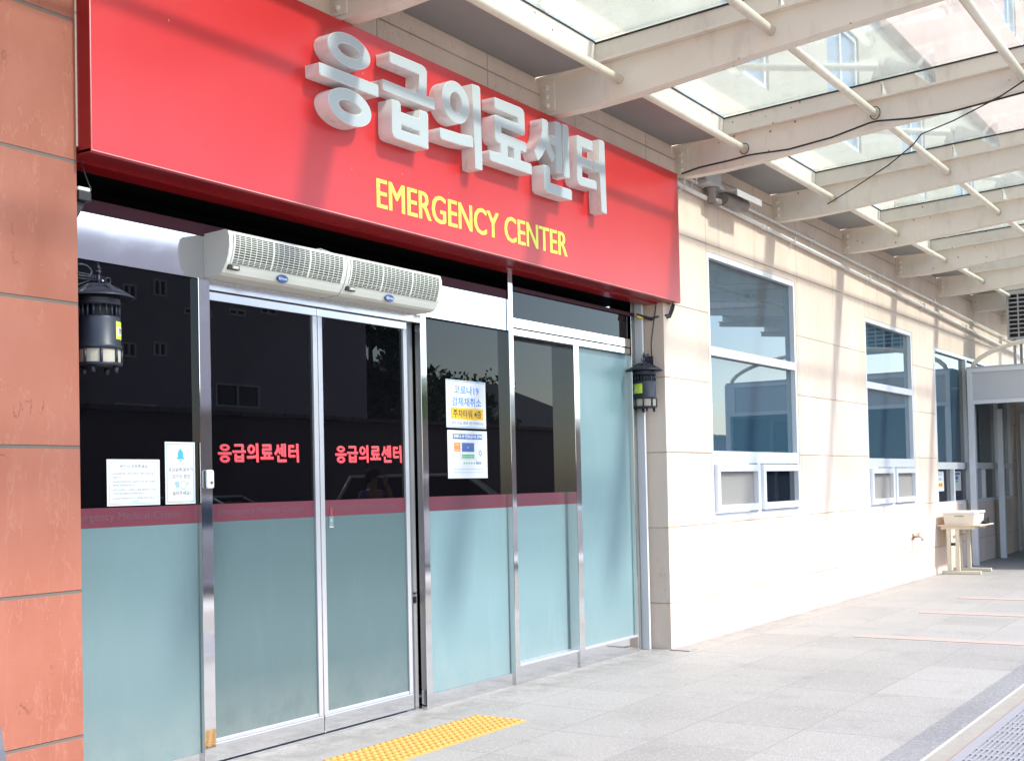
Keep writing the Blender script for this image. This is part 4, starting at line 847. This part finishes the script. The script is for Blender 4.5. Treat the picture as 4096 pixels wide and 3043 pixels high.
# ------------------------------------------------------------------ desk with tub
dk = thing('desk', 'cream metal school desk standing against the beige wall', 'desk', (18.15, -0.52, 0))
m = MB(); m.box(17.78, 18.60, -0.82, -0.235, 0.672, 0.690, 0.004); m.build('desk_top', 'desk_wood', dk)
for x_ in (17.83, 18.48):
    m = MB(); m.box(x_-0.025, x_+0.025, -0.80, -0.27, 0.0, 0.05, 0.008); m.box(x_-0.02, x_+0.02, -0.40, -0.345, 0.05, 0.63, 0.006); m.box(x_-0.02, x_+0.02, -0.52, -0.465, 0.05, 0.63, 0.006); m.box(x_-0.02, x_+0.02, -0.74, -0.27, 0.63, 0.671, 0.006); m.build('leg', 'desk_metal', dk)
m = MB(); m.box(17.851, 18.459, -0.46, -0.42, 0.50, 0.54, 0.006); m.build('cross_bar', 'desk_metal', dk)
m = MB(); m.box(17.82, 17.845, -0.46, -0.405, 0.40, 0.44); m.build('height_clip', 'black', dk)
tb = thing('storage_tub', 'cream plastic storage tub with white lid on the desk', 'tub', (18.1, -0.5, 0.69))
m = MB()
A0 = [(17.845, -0.71), (18.435, -0.71), (18.435, -0.32), (17.845, -0.32)]; A1 = [(17.83, -0.725), (18.45, -0.725), (18.45, -0.305), (17.83, -0.305)]
va = [m.bm.verts.new((a, b, 0.691)) for a, b in A0]; vb = [m.bm.verts.new((a, b, 0.845)) for a, b in A1]
m.bm.faces.new(va[::-1]); m.bm.faces.new(vb)
for k in range(4): m.bm.faces.new((va[k], va[(k+1) % 4], vb[(k+1) % 4], vb[k]))
m.build('tub_body', 'tub', tb)
m = MB(); m.box(17.815, 18.465, -0.74, -0.29, 0.8455, 0.878, 0.008); m.build('lid', 'white_plastic', tb)
m = MB(); m.box(17.832, 17.845, -0.585, -0.455, 0.805, 0.822); m.build('hand_slot', 'slot', tb)
m = MB(); m.box(18.12, 18.40, -0.81, -0.755, 0.691, 0.735, 0.01); m.prism([(18.15, 0.735), (18.40, 0.735), (18.40, 0.775)], 'y', -0.80, -0.765); tag(m.build('hole_punch', 'black'), 'black stapler-like tool lying beside the tub on the desk', 'office tool')
m = MB(); m.box(17.86, 18.08, -0.815, -0.75, 0.6905, 0.6925); tag(m.build('paper_sheet', 'paper'), 'white sheet of paper at the front edge of the desk', 'paper')

# ------------------------------------------------------------------ grey booth at the far end
KX = 19.60
kb = thing('walkway_booth', 'grey aluminium framed booth with a solid header panel at the far end', 'booth', (KX, -1.2, 0))
for (x_, y_) in ((KX, -0.37), (21.47, -0.40), (KX, -4.03), (21.47, -4.03), (23.4, -0.40), (23.4, -4.03)):
    m = MB(); m.box(x_, x_+0.11, y_, y_+0.09, 0.0, 2.47, 0.004); m.build('post', 'kiosk_frame', kb)
m = MB(); m.box(KX, KX+0.06, -4.03, -0.28, 2.955, 3.015, 0.003); m.box(KX, KX+0.06, -4.03, -0.28, 2.47, 2.53, 0.003); m.box(KX, KX+0.06, -0.35, -0.28, 2.53, 2.955, 0.003); m.box(KX, KX+0.06, -4.03, -3.85, 2.53, 2.955, 0.003); m.build('header_frame', 'kiosk_frame', kb)
m = MB(); m.box(KX+0.02, KX+0.04, -3.85, -0.35, 2.53, 2.955); m.build('header_panel', 'kiosk', kb)
m = MB(); m.box(KX+0.06, 23.5, -4.03, -0.26, 3.0, 3.05); m.build('booth_roof', 'kiosk', kb)
m = MB(); m.box(KX+0.06, 23.5, -4.03, -3.97, 2.47, 3.0); m.box(23.51, 23.57, -4.03, -0.215, 0.0, 3.0); m.build('booth_wall', 'kiosk', kb)
m = MB(); m.box(KX+0.11, 21.47, -4.01, -3.97, 0.0, 2.47); m.box(21.58, 23.4, -4.01, -3.97, 0.0, 2.47); m.build('booth_glass', 'win_dark', kb)
m = MB(); pts = [(KX+0.1, -0.35-1.8+1.8*math.cos(a), 3.02+0.46*math.sin(a)) for a in [k*math.pi/18 for k in range(19)]]; m.tube(pts, 0.035, 10); m.build('arched_rail', 'pipe_paint', kb)
# caged ventilator above the booth
vb_ = thing('ventilator_cage', 'grey ventilator box with a barred grille hung above the booth', 'ventilator', (20.0, -0.82, 3.46))
vx0, vx1, vy0, vy1, vz0, vz1 = 20.0, 20.7, -2.0, -0.82, 3.46, 4.19
m = MB(); m.box(vx0+0.05, vx1, vy0+0.03, vy1-0.03, vz0+0.03, vz1-0.03); m.build('ventilator_body', 'grill_dark', vb_)
m = MB(); m.box(vx0-0.03, vx1, vy1-0.03, vy1, vz0, vz1); m.box(vx0-0.03, vx1, vy0, vy0+0.03, vz0, vz1); m.box(vx0-0.03, vx1, vy0+0.03, vy1-0.03, vz1-0.03, vz1); m.box(vx0-0.03, vx1, vy0+0.03, vy1-0.03, vz0, vz0+0.03); m.build('cage_frame', 'alum_grey', vb_)
m = MB()
for k in range(1, 11): z_ = vz0+0.03+k*0.0665; m.box(vx0-0.02, vx0-0.002, vy0+0.03, vy1-0.03, z_-0.009, z_+0.009)
for k in range(1, 9): y_ = vy1-0.03-k*0.135; m.box(vx0-0.024, vx0-0.0205, y_-0.010, y_+0.010, vz0+0.03, vz1-0.03)
m.build('grille', 'alum_grey', vb_)
for (x_, y_) in ((20.1, -0.9), (20.6, -0.9), (20.1, -1.9), (20.6, -1.9)):
    m = MB(); m.box(x_-0.02, x_+0.02, y_-0.02, y_+0.02, 3.051, 3.459); m.build('leg', 'alum_grey', vb_)

# ------------------------------------------------------------------ across the street (seen mirrored in the glass)
ob = thing('apartment_block', 'plain grey apartment block across the street seen mirrored in the dark glass', 'building', (24, -26, 0))
ops = [(22.85, 23.31, 6.83, 7.30), (21.8, 22.25, 6.62, 7.04), (22.82, 23.28, 5.16, 5.55), (21.75, 22.22, 5.05, 5.45), (25.16, 26.93, 3.86, 4.55), (23.93, 25.05, 6.42, 6.62), (25.73, 26.39, 6.60, 6.80), (27.04, 27.73, 6.78, 6.97), (19.2, 20.2, 6.4, 7.0), (29.6, 29.9, 6.6, 7.4), (17, 18, 6.4, 7.0), (21.5, 22.9, 3.2, 3.8)]
m = MB(); wall(m, 8.0, 32.0, 0.0, 8.8, -22.0-6, -22.0, []) if False else None
wall(m, 8.0, 32.0, 0.0, 8.3, -22.35, -22.0, ops); m.box(8.0, 32.0, -30, -22.3505, 0, 8.3); m.build('rendered_wall', 'opp', ob)
m = MB(); m.box(7.9, 32.1, -30.1, -21.9, 8.3, 8.5); m.build('parapet', 'opp_frame', ob)
for (a, b, c, d) in ops:
    f = MB(); t_ = 0.05; f.box(a, b, -22.08, -21.97, c, c+t_); f.box(a, b, -22.08, -21.97, d-t_, d); f.box(a, a+t_, -22.08, -21.97, c+t_, d-t_); f.box(b-t_, b, -22.08, -21.97, c+t_, d-t_); f.box((a+b)/2-0.03, (a+b)/2+0.03, -22.08, -21.98, c+t_, d-t_); fo = f.build('window', 'opp_frame', ob)
    f = MB(); f.box(a+t_, b-t_, -22.06, -22.03, c+t_, d-t_); f.build('pane', 'win_dark', fo)
fw_ = thing('boundary_wall', 'long dark boundary wall with tiled coping across the street', 'wall', (20, -13, 0))
m = MB(); m.box(2, 60, -13.25, -13.0, -0.1, 2.85); m.build('wall_body', 'fence', fw_)
m = MB()
for k in range(190): m.box(2+0.305*k, 2.29+0.305*k, -13.4, -12.85, 2.85+0.02*random.random(), 2.93+0.025*random.random())
m.build('coping_tiles', 'tile', fw_)
hs = thing('tiled_house', 'low house with a grey tiled hip roof across the street', 'house', (55, -34, 0))
m = MB(); m.box(47.5, 64, -40, -30.6, 0, 4.5); m.build('house_wall', 'opp', hs)
m = MB(); e = [(46.8, -30), (64.8, -30), (64.8, -41), (46.8, -41)]; ve = [m.bm.verts.new((a, b, 4.4)) for a, b in e]; ra, rb = m.bm.verts.new((54.5, -35.5, 7.3)), m.bm.verts.new((60, -35.5, 7.3))
m.bm.faces.new((ve[0], ve[1], rb, ra)); m.bm.faces.new((ve[2], ve[3], ra, rb)); m.bm.faces.new((ve[1], ve[2], rb)); m.bm.faces.new((ve[3], ve[0], ra)); m.bm.faces.new(ve[::-1]); m.build('roof', 'tile', hs)
lp = thing('street_lamp', 'single arm street lamp behind the boundary wall', 'street lamp', (46, -20, 0))
m = MB(); m.tube([(46, -20, 0), (46, -20, 4.6)], [0.08, 0.05], 10); m.build('pole', 'alum_grey', lp)
m = MB(); m.box(45.2, 46.1, -20.1, -19.9, 4.6, 4.7, 0.02); m.build('lamp_head', 'alum_grey', lp)

def tree(label, x, y, h, rad, leafm, n, seed):
    rnd = random.Random(seed); t = thing('street_tree', label, 'tree', (x, y, 0), 'trees across the street')
    m = MB(); m.tube([(x, y, 0), (x+0.1, y, h*0.3), (x-0.05, y+0.1, h*0.6), (x, y, h*0.85)], [0.22, 0.18, 0.12, 0.04], 8)
    for k in range(7):
        a = rnd.random()*6.28; z0 = h*(0.3+0.06*k); m.tube([(x, y, z0), (x+rad*0.35*math.cos(a), y+rad*0.35*math.sin(a), z0+h*0.12), (x+rad*0.7*math.cos(a), y+rad*0.7*math.sin(a), z0+h*0.2)], [0.09, 0.06, 0.02], 6)
    m.build('trunk', 'bark', t)
    m = MB(); cl = []
    for k in range(26):
        while True:
            v = Vector((rnd.uniform(-1, 1), rnd.uniform(-1, 1), rnd.uniform(-1, 1)))
            if v.length < 1: break
        cl.append((Vector((x+v.x*rad, y+v.y*rad, h*0.66+v.z*h*0.32)), rad*rnd.uniform(0.18, 0.36)))
    for k in range(n):
        c, r_ = cl[k % len(cl)]; d = Vector((rnd.gauss(0, 1), rnd.gauss(0, 1), rnd.gauss(0, 1))).normalized(); p_ = c+d*r_*rnd.uniform(0.5, 1.1)
        a = Vector((rnd.gauss(0, 1), rnd.gauss(0, 1), rnd.gauss(0, 1))).normalized(); b = a.orthogonal().normalized(); s_ = rnd.uniform(0.12, 0.26)
        m.quad(p_-a*s_, p_-b*s_*0.5, p_+a*s_, p_+b*s_*0.5)
    m.build('crown', leafm, t)
for args in (('tall dark tree at the corner of the grey apartment block', 34.0, -23.5, 8.6, 1.7, 'leaf_a', 2600, 1), ('shorter bushy tree beside the grey apartment block', 36.8, -24.5, 6.6, 2.2, 'leaf_b', 2400, 2), ('low green tree between the block and the tiled house', 42.5, -27, 6.0, 2.4, 'leaf_a', 2400, 3), ('small round tree before the tiled house', 47.5, -29, 5.6, 2.2, 'leaf_b', 2000, 4), ('tall spreading tree behind the tiled roof', 58, -45, 9.8, 4.2, 'leaf_b', 3600, 5), ('wide tree at the far gable of the tiled house', 66, -42, 9.0, 4.0, 'leaf_a', 3000, 6)): tree(*args)

def car(label, loc, rz, paint, h=1.44, ln=4.5, suv=False):
    t = thing('parked_car', label, 'car', (0, 0, 0), 'cars parked around the forecourt')
    L, W, H = ln/2, 0.90, h
    nose = [(L-1.45, 0.96), (L-0.35, 0.80), (L-0.05, 0.66), (L, 0.45)] if not suv else [(L-1.45, 1.12), (L-0.35, 1.08), (L-0.05, 1.025), (L+0.02, 0.60)]
    low = [(-L, 0.32), (-L+0.02, 0.75), (-L+0.12, 0.90 if not suv else 1.0), (-L+0.9, 0.98 if not suv else 1.08)]+nose+[(L-0.05, 0.24), (-L+0.05, 0.24)]
    m = MB(); n = len(low); prev = None
    for yy_, sc in ((-W, 0.985), (-W+0.06, 1.0), (W-0.06, 1.0), (W, 0.985)):
        ring = [m.bm.verts.new((a*sc, yy_, 0.6+(b-0.6)*(0.94 if abs(yy_) == W else 1))) for a, b in low]
        if prev is None: m.bm.faces.new(ring[::-1])
        else:
            for k in range(n): m.bm.faces.new((prev[k], prev[(k+1) % n], ring[(k+1) % n], ring[k]))
        prev = ring
    m.bm.faces.new(prev); m.build('body', paint, t)
    zb = 0.97 if not suv else 1.08
    bt = [(-L+0.35, zb), (L-1.35, zb)]; tp_ = [(-L+1.0, H), (L-2.15, H)]
    if suv: bt[0] = (-L+0.08, zb); tp_[0] = (-L+0.4, H)
    def cab(e, zz0, zz1, iw0, iw1, nm, mm):
        m = MB(); a = [m.bm.verts.new((x_, y_, zz0)) for x_, y_ in ((bt[0][0]+e, -W+iw0), (bt[1][0]-e, -W+iw0), (bt[1][0]-e, W-iw0), (bt[0][0]+e, W-iw0))]; b = [m.bm.verts.new((x_, y_, zz1)) for x_, y_ in ((tp_[0][0], -W+iw1), (tp_[1][0], -W+iw1), (tp_[1][0], W-iw1), (tp_[0][0], W-iw1))]
        m.bm.faces.new(a[::-1]); m.bm.faces.new(b)
        for k in range(4): m.bm.faces.new((a[k], a[(k+1) % 4], b[(k+1) % 4], b[k]))
        return m.build(nm, mm, t)
    cab(0.0, zb-0.06, H-0.05, 0.05, 0.20, 'windows', 'win_dark')
    m = MB(); m.box(tp_[0][0]-0.05, tp_[1][0]+0.05, -W+0.19, W-0.19, H-0.055, H, 0.025); m.build('roof', paint, t)
    m = MB()
    for sy in (-1, 1):
        for (xa, xb_) in ((bt[1][0]+0.02, tp_[1][0]), (bt[0][0]-0.02, tp_[0][0]), ((bt[0][0]+bt[1][0])/2, (bt[0][0]+bt[1][0])/2)):
            m.tube([(xa, sy*(W-0.055), zb-0.02), (xb_, sy*(W-0.205), H-0.03)], 0.035, 6)
    m.build('pillar', paint, t)
    for x_ in (-L+0.85, L-0.9):
        for sy in (-1, 1):
            m = MB(); m.tube([(x_, sy*(W-0.22), 0.32), (x_, sy*(W+0.005), 0.32)], 0.32, 24); wo = m.build('wheel', 'tyre', t)
            m = MB(); m.tube([(x_, sy*(W+0.0055), 0.32), (x_, sy*(W+0.015), 0.32)], 0.2, 20); m.build('rim', 'rim', wo)
    for sy in (-1, 1):
        m = MB(); m.box(L-0.22, L-0.02, sy*(W-0.42)-0.16, sy*(W-0.42)+0.16, 0.60, 0.72, 0.03); m.build('headlight', 'lens', t)
        m = MB(); m.box(-L-0.01, -L+0.1, sy*(W-0.3)-0.16, sy*(W-0.3)+0.16, 0.66, 0.82, 0.03); m.build('tail_light', 'tail', t)
        m = MB(); m.box(L-1.62, L-1.48, sy*(W+0.09)-0.09, sy*(W+0.09)+0.09, 0.98, 1.10, 0.03); m.build('wing_mirror', paint, t)
    m = MB()
    for k in range(5): m.box(L-0.035, L+0.012, -0.45, 0.45, 0.40+0.045*k, 0.42+0.045*k)
    m.build('radiator_grille', 'black', t)
    t.location = loc; t.rotation_euler = (0, 0, rz)
    return t
car('silver saloon car with its bonnet towards the entrance, mirrored in the sliding door', (13.2, -9.2, -0.1), R(62), 'car_silver', 1.42)
car('white tall estate car mirrored in the glass beside the posters', (18.6, -8.6, -0.1), R(58), 'car_white', 1.72, 4.6, True)
car('dark car mirrored in the glass beside the red pier', (8.6, -9.4, -0.1), R(70), 'car_dark', 1.46)

car('grey car at the very edge of the forecourt, its bonnet corner by the red pier', (1.325-2.3, -2.0, -0.02), 0.0, 'car_grey', 1.72, 4.6, True)
# ------------------------------------------------------------------ person standing in the forecourt (seen mirrored)
def person():
    t = thing('person', 'person in purple top and dark trousers with a cap, hand raised to the face', 'person', (13.2, -6.2, -0.1))
    V = [(0, 0, 0.95), (0, 0, 1.15), (0, 0.01, 1.36), (0, 0.01, 1.47), (0, 0.03, 1.60), (0, 0.03, 1.68),
         (-0.10, 0, 0.90), (-0.11, 0.01, 0.50), (-0.12, -0.02, 0.09), (-0.13, 0.12, 0.04), (0.10, 0, 0.90), (0.11, 0.01, 0.50), (0.12, -0.02, 0.09), (0.13, 0.12, 0.04),
         (-0.19, 0.01, 1.40), (-0.26, 0.0, 1.13), (-0.25, 0.10, 0.90), (-0.24, 0.13, 0.82), (0.19, 0.01, 1.40), (0.30, 0.12, 1.22), (0.14, 0.20, 1.46), (0.09, 0.19, 1.54)]
    Eg = [(0, 1), (1, 2), (2, 3), (3, 4), (4, 5), (0, 6), (6, 7), (7, 8), (8, 9), (0, 10), (10, 11), (11, 12), (12, 13), (2, 14), (14, 15), (15, 16), (16, 17), (2, 18), (18, 19), (19, 20), (20, 21)]
    Rr = [.15, .135, .15, .055, .088, .075, .088, .062, .045, .04, .088, .062, .045, .04, .06, .045, .036, .03, .06, .045, .036, .03]
    base = Vector(t.location)
    def grow(name, idx, inflate, m):
        mp = {k: i for i, k in enumerate(idx)}; me = bpy.data.meshes.new(name)
        me.from_pydata([Vector(V[k]) for k in idx], [(mp[a], mp[b]) for a, b in Eg if a in mp and b in mp], [])
        o = bpy.data.objects.new(name, me); COL.objects.link(o)
        sk = o.modifiers.new('Skin', 'SKIN'); sk.use_smooth_shade = True; ss = o.modifiers.new('Sub', 'SUBSURF'); ss.levels = 2; ss.render_levels = 2
        for i, k in enumerate(idx): me.skin_vertices[0].data[i].radius = (Rr[k]+inflate, (Rr[k]+inflate)*(0.72 if k < 3 else 1))
        me.skin_vertices[0].data[0].use_root = True
        dg = bpy.context.evaluated_depsgraph_get(); dg.update(); ne = bpy.data.meshes.new_from_object(o.evaluated_get(dg)); COL.objects.unlink(o); bpy.data.objects.remove(o)
        ne.materials.clear(); ne.materials.append(MT[m]); r = bpy.data.objects.new(name, ne); COL.objects.link(r); r.parent = t; return r
    grow('body', list(range(22)), 0.0, 'skin')
    grow('shirt', [0, 1, 2, 14, 15, 18, 19], 0.016, 'purple'); grow('trousers', [0, 6, 7, 8, 10, 11, 12], 0.014, 'trousers')
    m = MB(); m.lathe([(0.0, 0.115), (0.06, 0.105), (0.10, 0.06), (0.108, 0.0), (0.104, -0.005)], (base.x, base.y+0.03, base.z+1.66), 20); m.prism([(base.x-0.07, base.y+0.10), (base.x+0.07, base.y+0.10), (base.x+0.05, base.y+0.20), (base.x-0.05, base.y+0.20)], 'z', base.z+1.655, base.z+1.665); m.build('cap', 'capcloth', t)
    m = MB(); m.sphere((base.x, base.y+0.005, base.z+1.62), 0.098, (1, 0.95, 1)); m.build('hair', 'hair', t)
    m = MB(); m.sphere((base.x, base.y+0.118, base.z+1.60), 0.014, (0.8, 1, 1.4)); m.build('nose', 'skin', t)
    m = MB(); m.sphere((base.x-0.033, base.y+0.108, base.z+1.625), 0.011); m.sphere((base.x+0.033, base.y+0.108, base.z+1.625), 0.011); m.build('eyes', 'black', t)
    for sg, hx, hy, hz, dr in ((-1, -0.24, 0.14, 0.80, Vector((0, 0.1, -1))), (1, 0.08, 0.19, 1.55, Vector((-0.4, 0.1, 0.9)))):
        dr.normalize(); sd = dr.cross(Vector((0, 1, 0))).normalized(); c = base+Vector((hx, hy, hz)); m = MB()
        for k, ln in enumerate((0.075, 0.085, 0.08, 0.062)):
            q = c+sd*(k-1.5)*0.019+dr*0.04; m.tube([q, q+dr*ln*0.5+Vector((0, 0.006, 0)), q+dr*ln+Vector((0, 0.02, 0))], [0.009, 0.008, 0.006], 6)
        q = c-sd*0.035; m.tube([q, q-sd*0.02+dr*0.03, q-sd*0.02+dr*0.055], [0.010, 0.009, 0.007], 6); m.sphere(c+dr*0.01, 0.04, (0.9, 0.55, 1)); m.build('hand', 'skin', t)
    for sg in (-1, 1):
        m = MB(); m.sphere((base.x+sg*0.125, base.y+0.06, base.z+0.045), 0.05, (1, 2.6, 0.85)); m.build('shoe', 'black', t)
person()
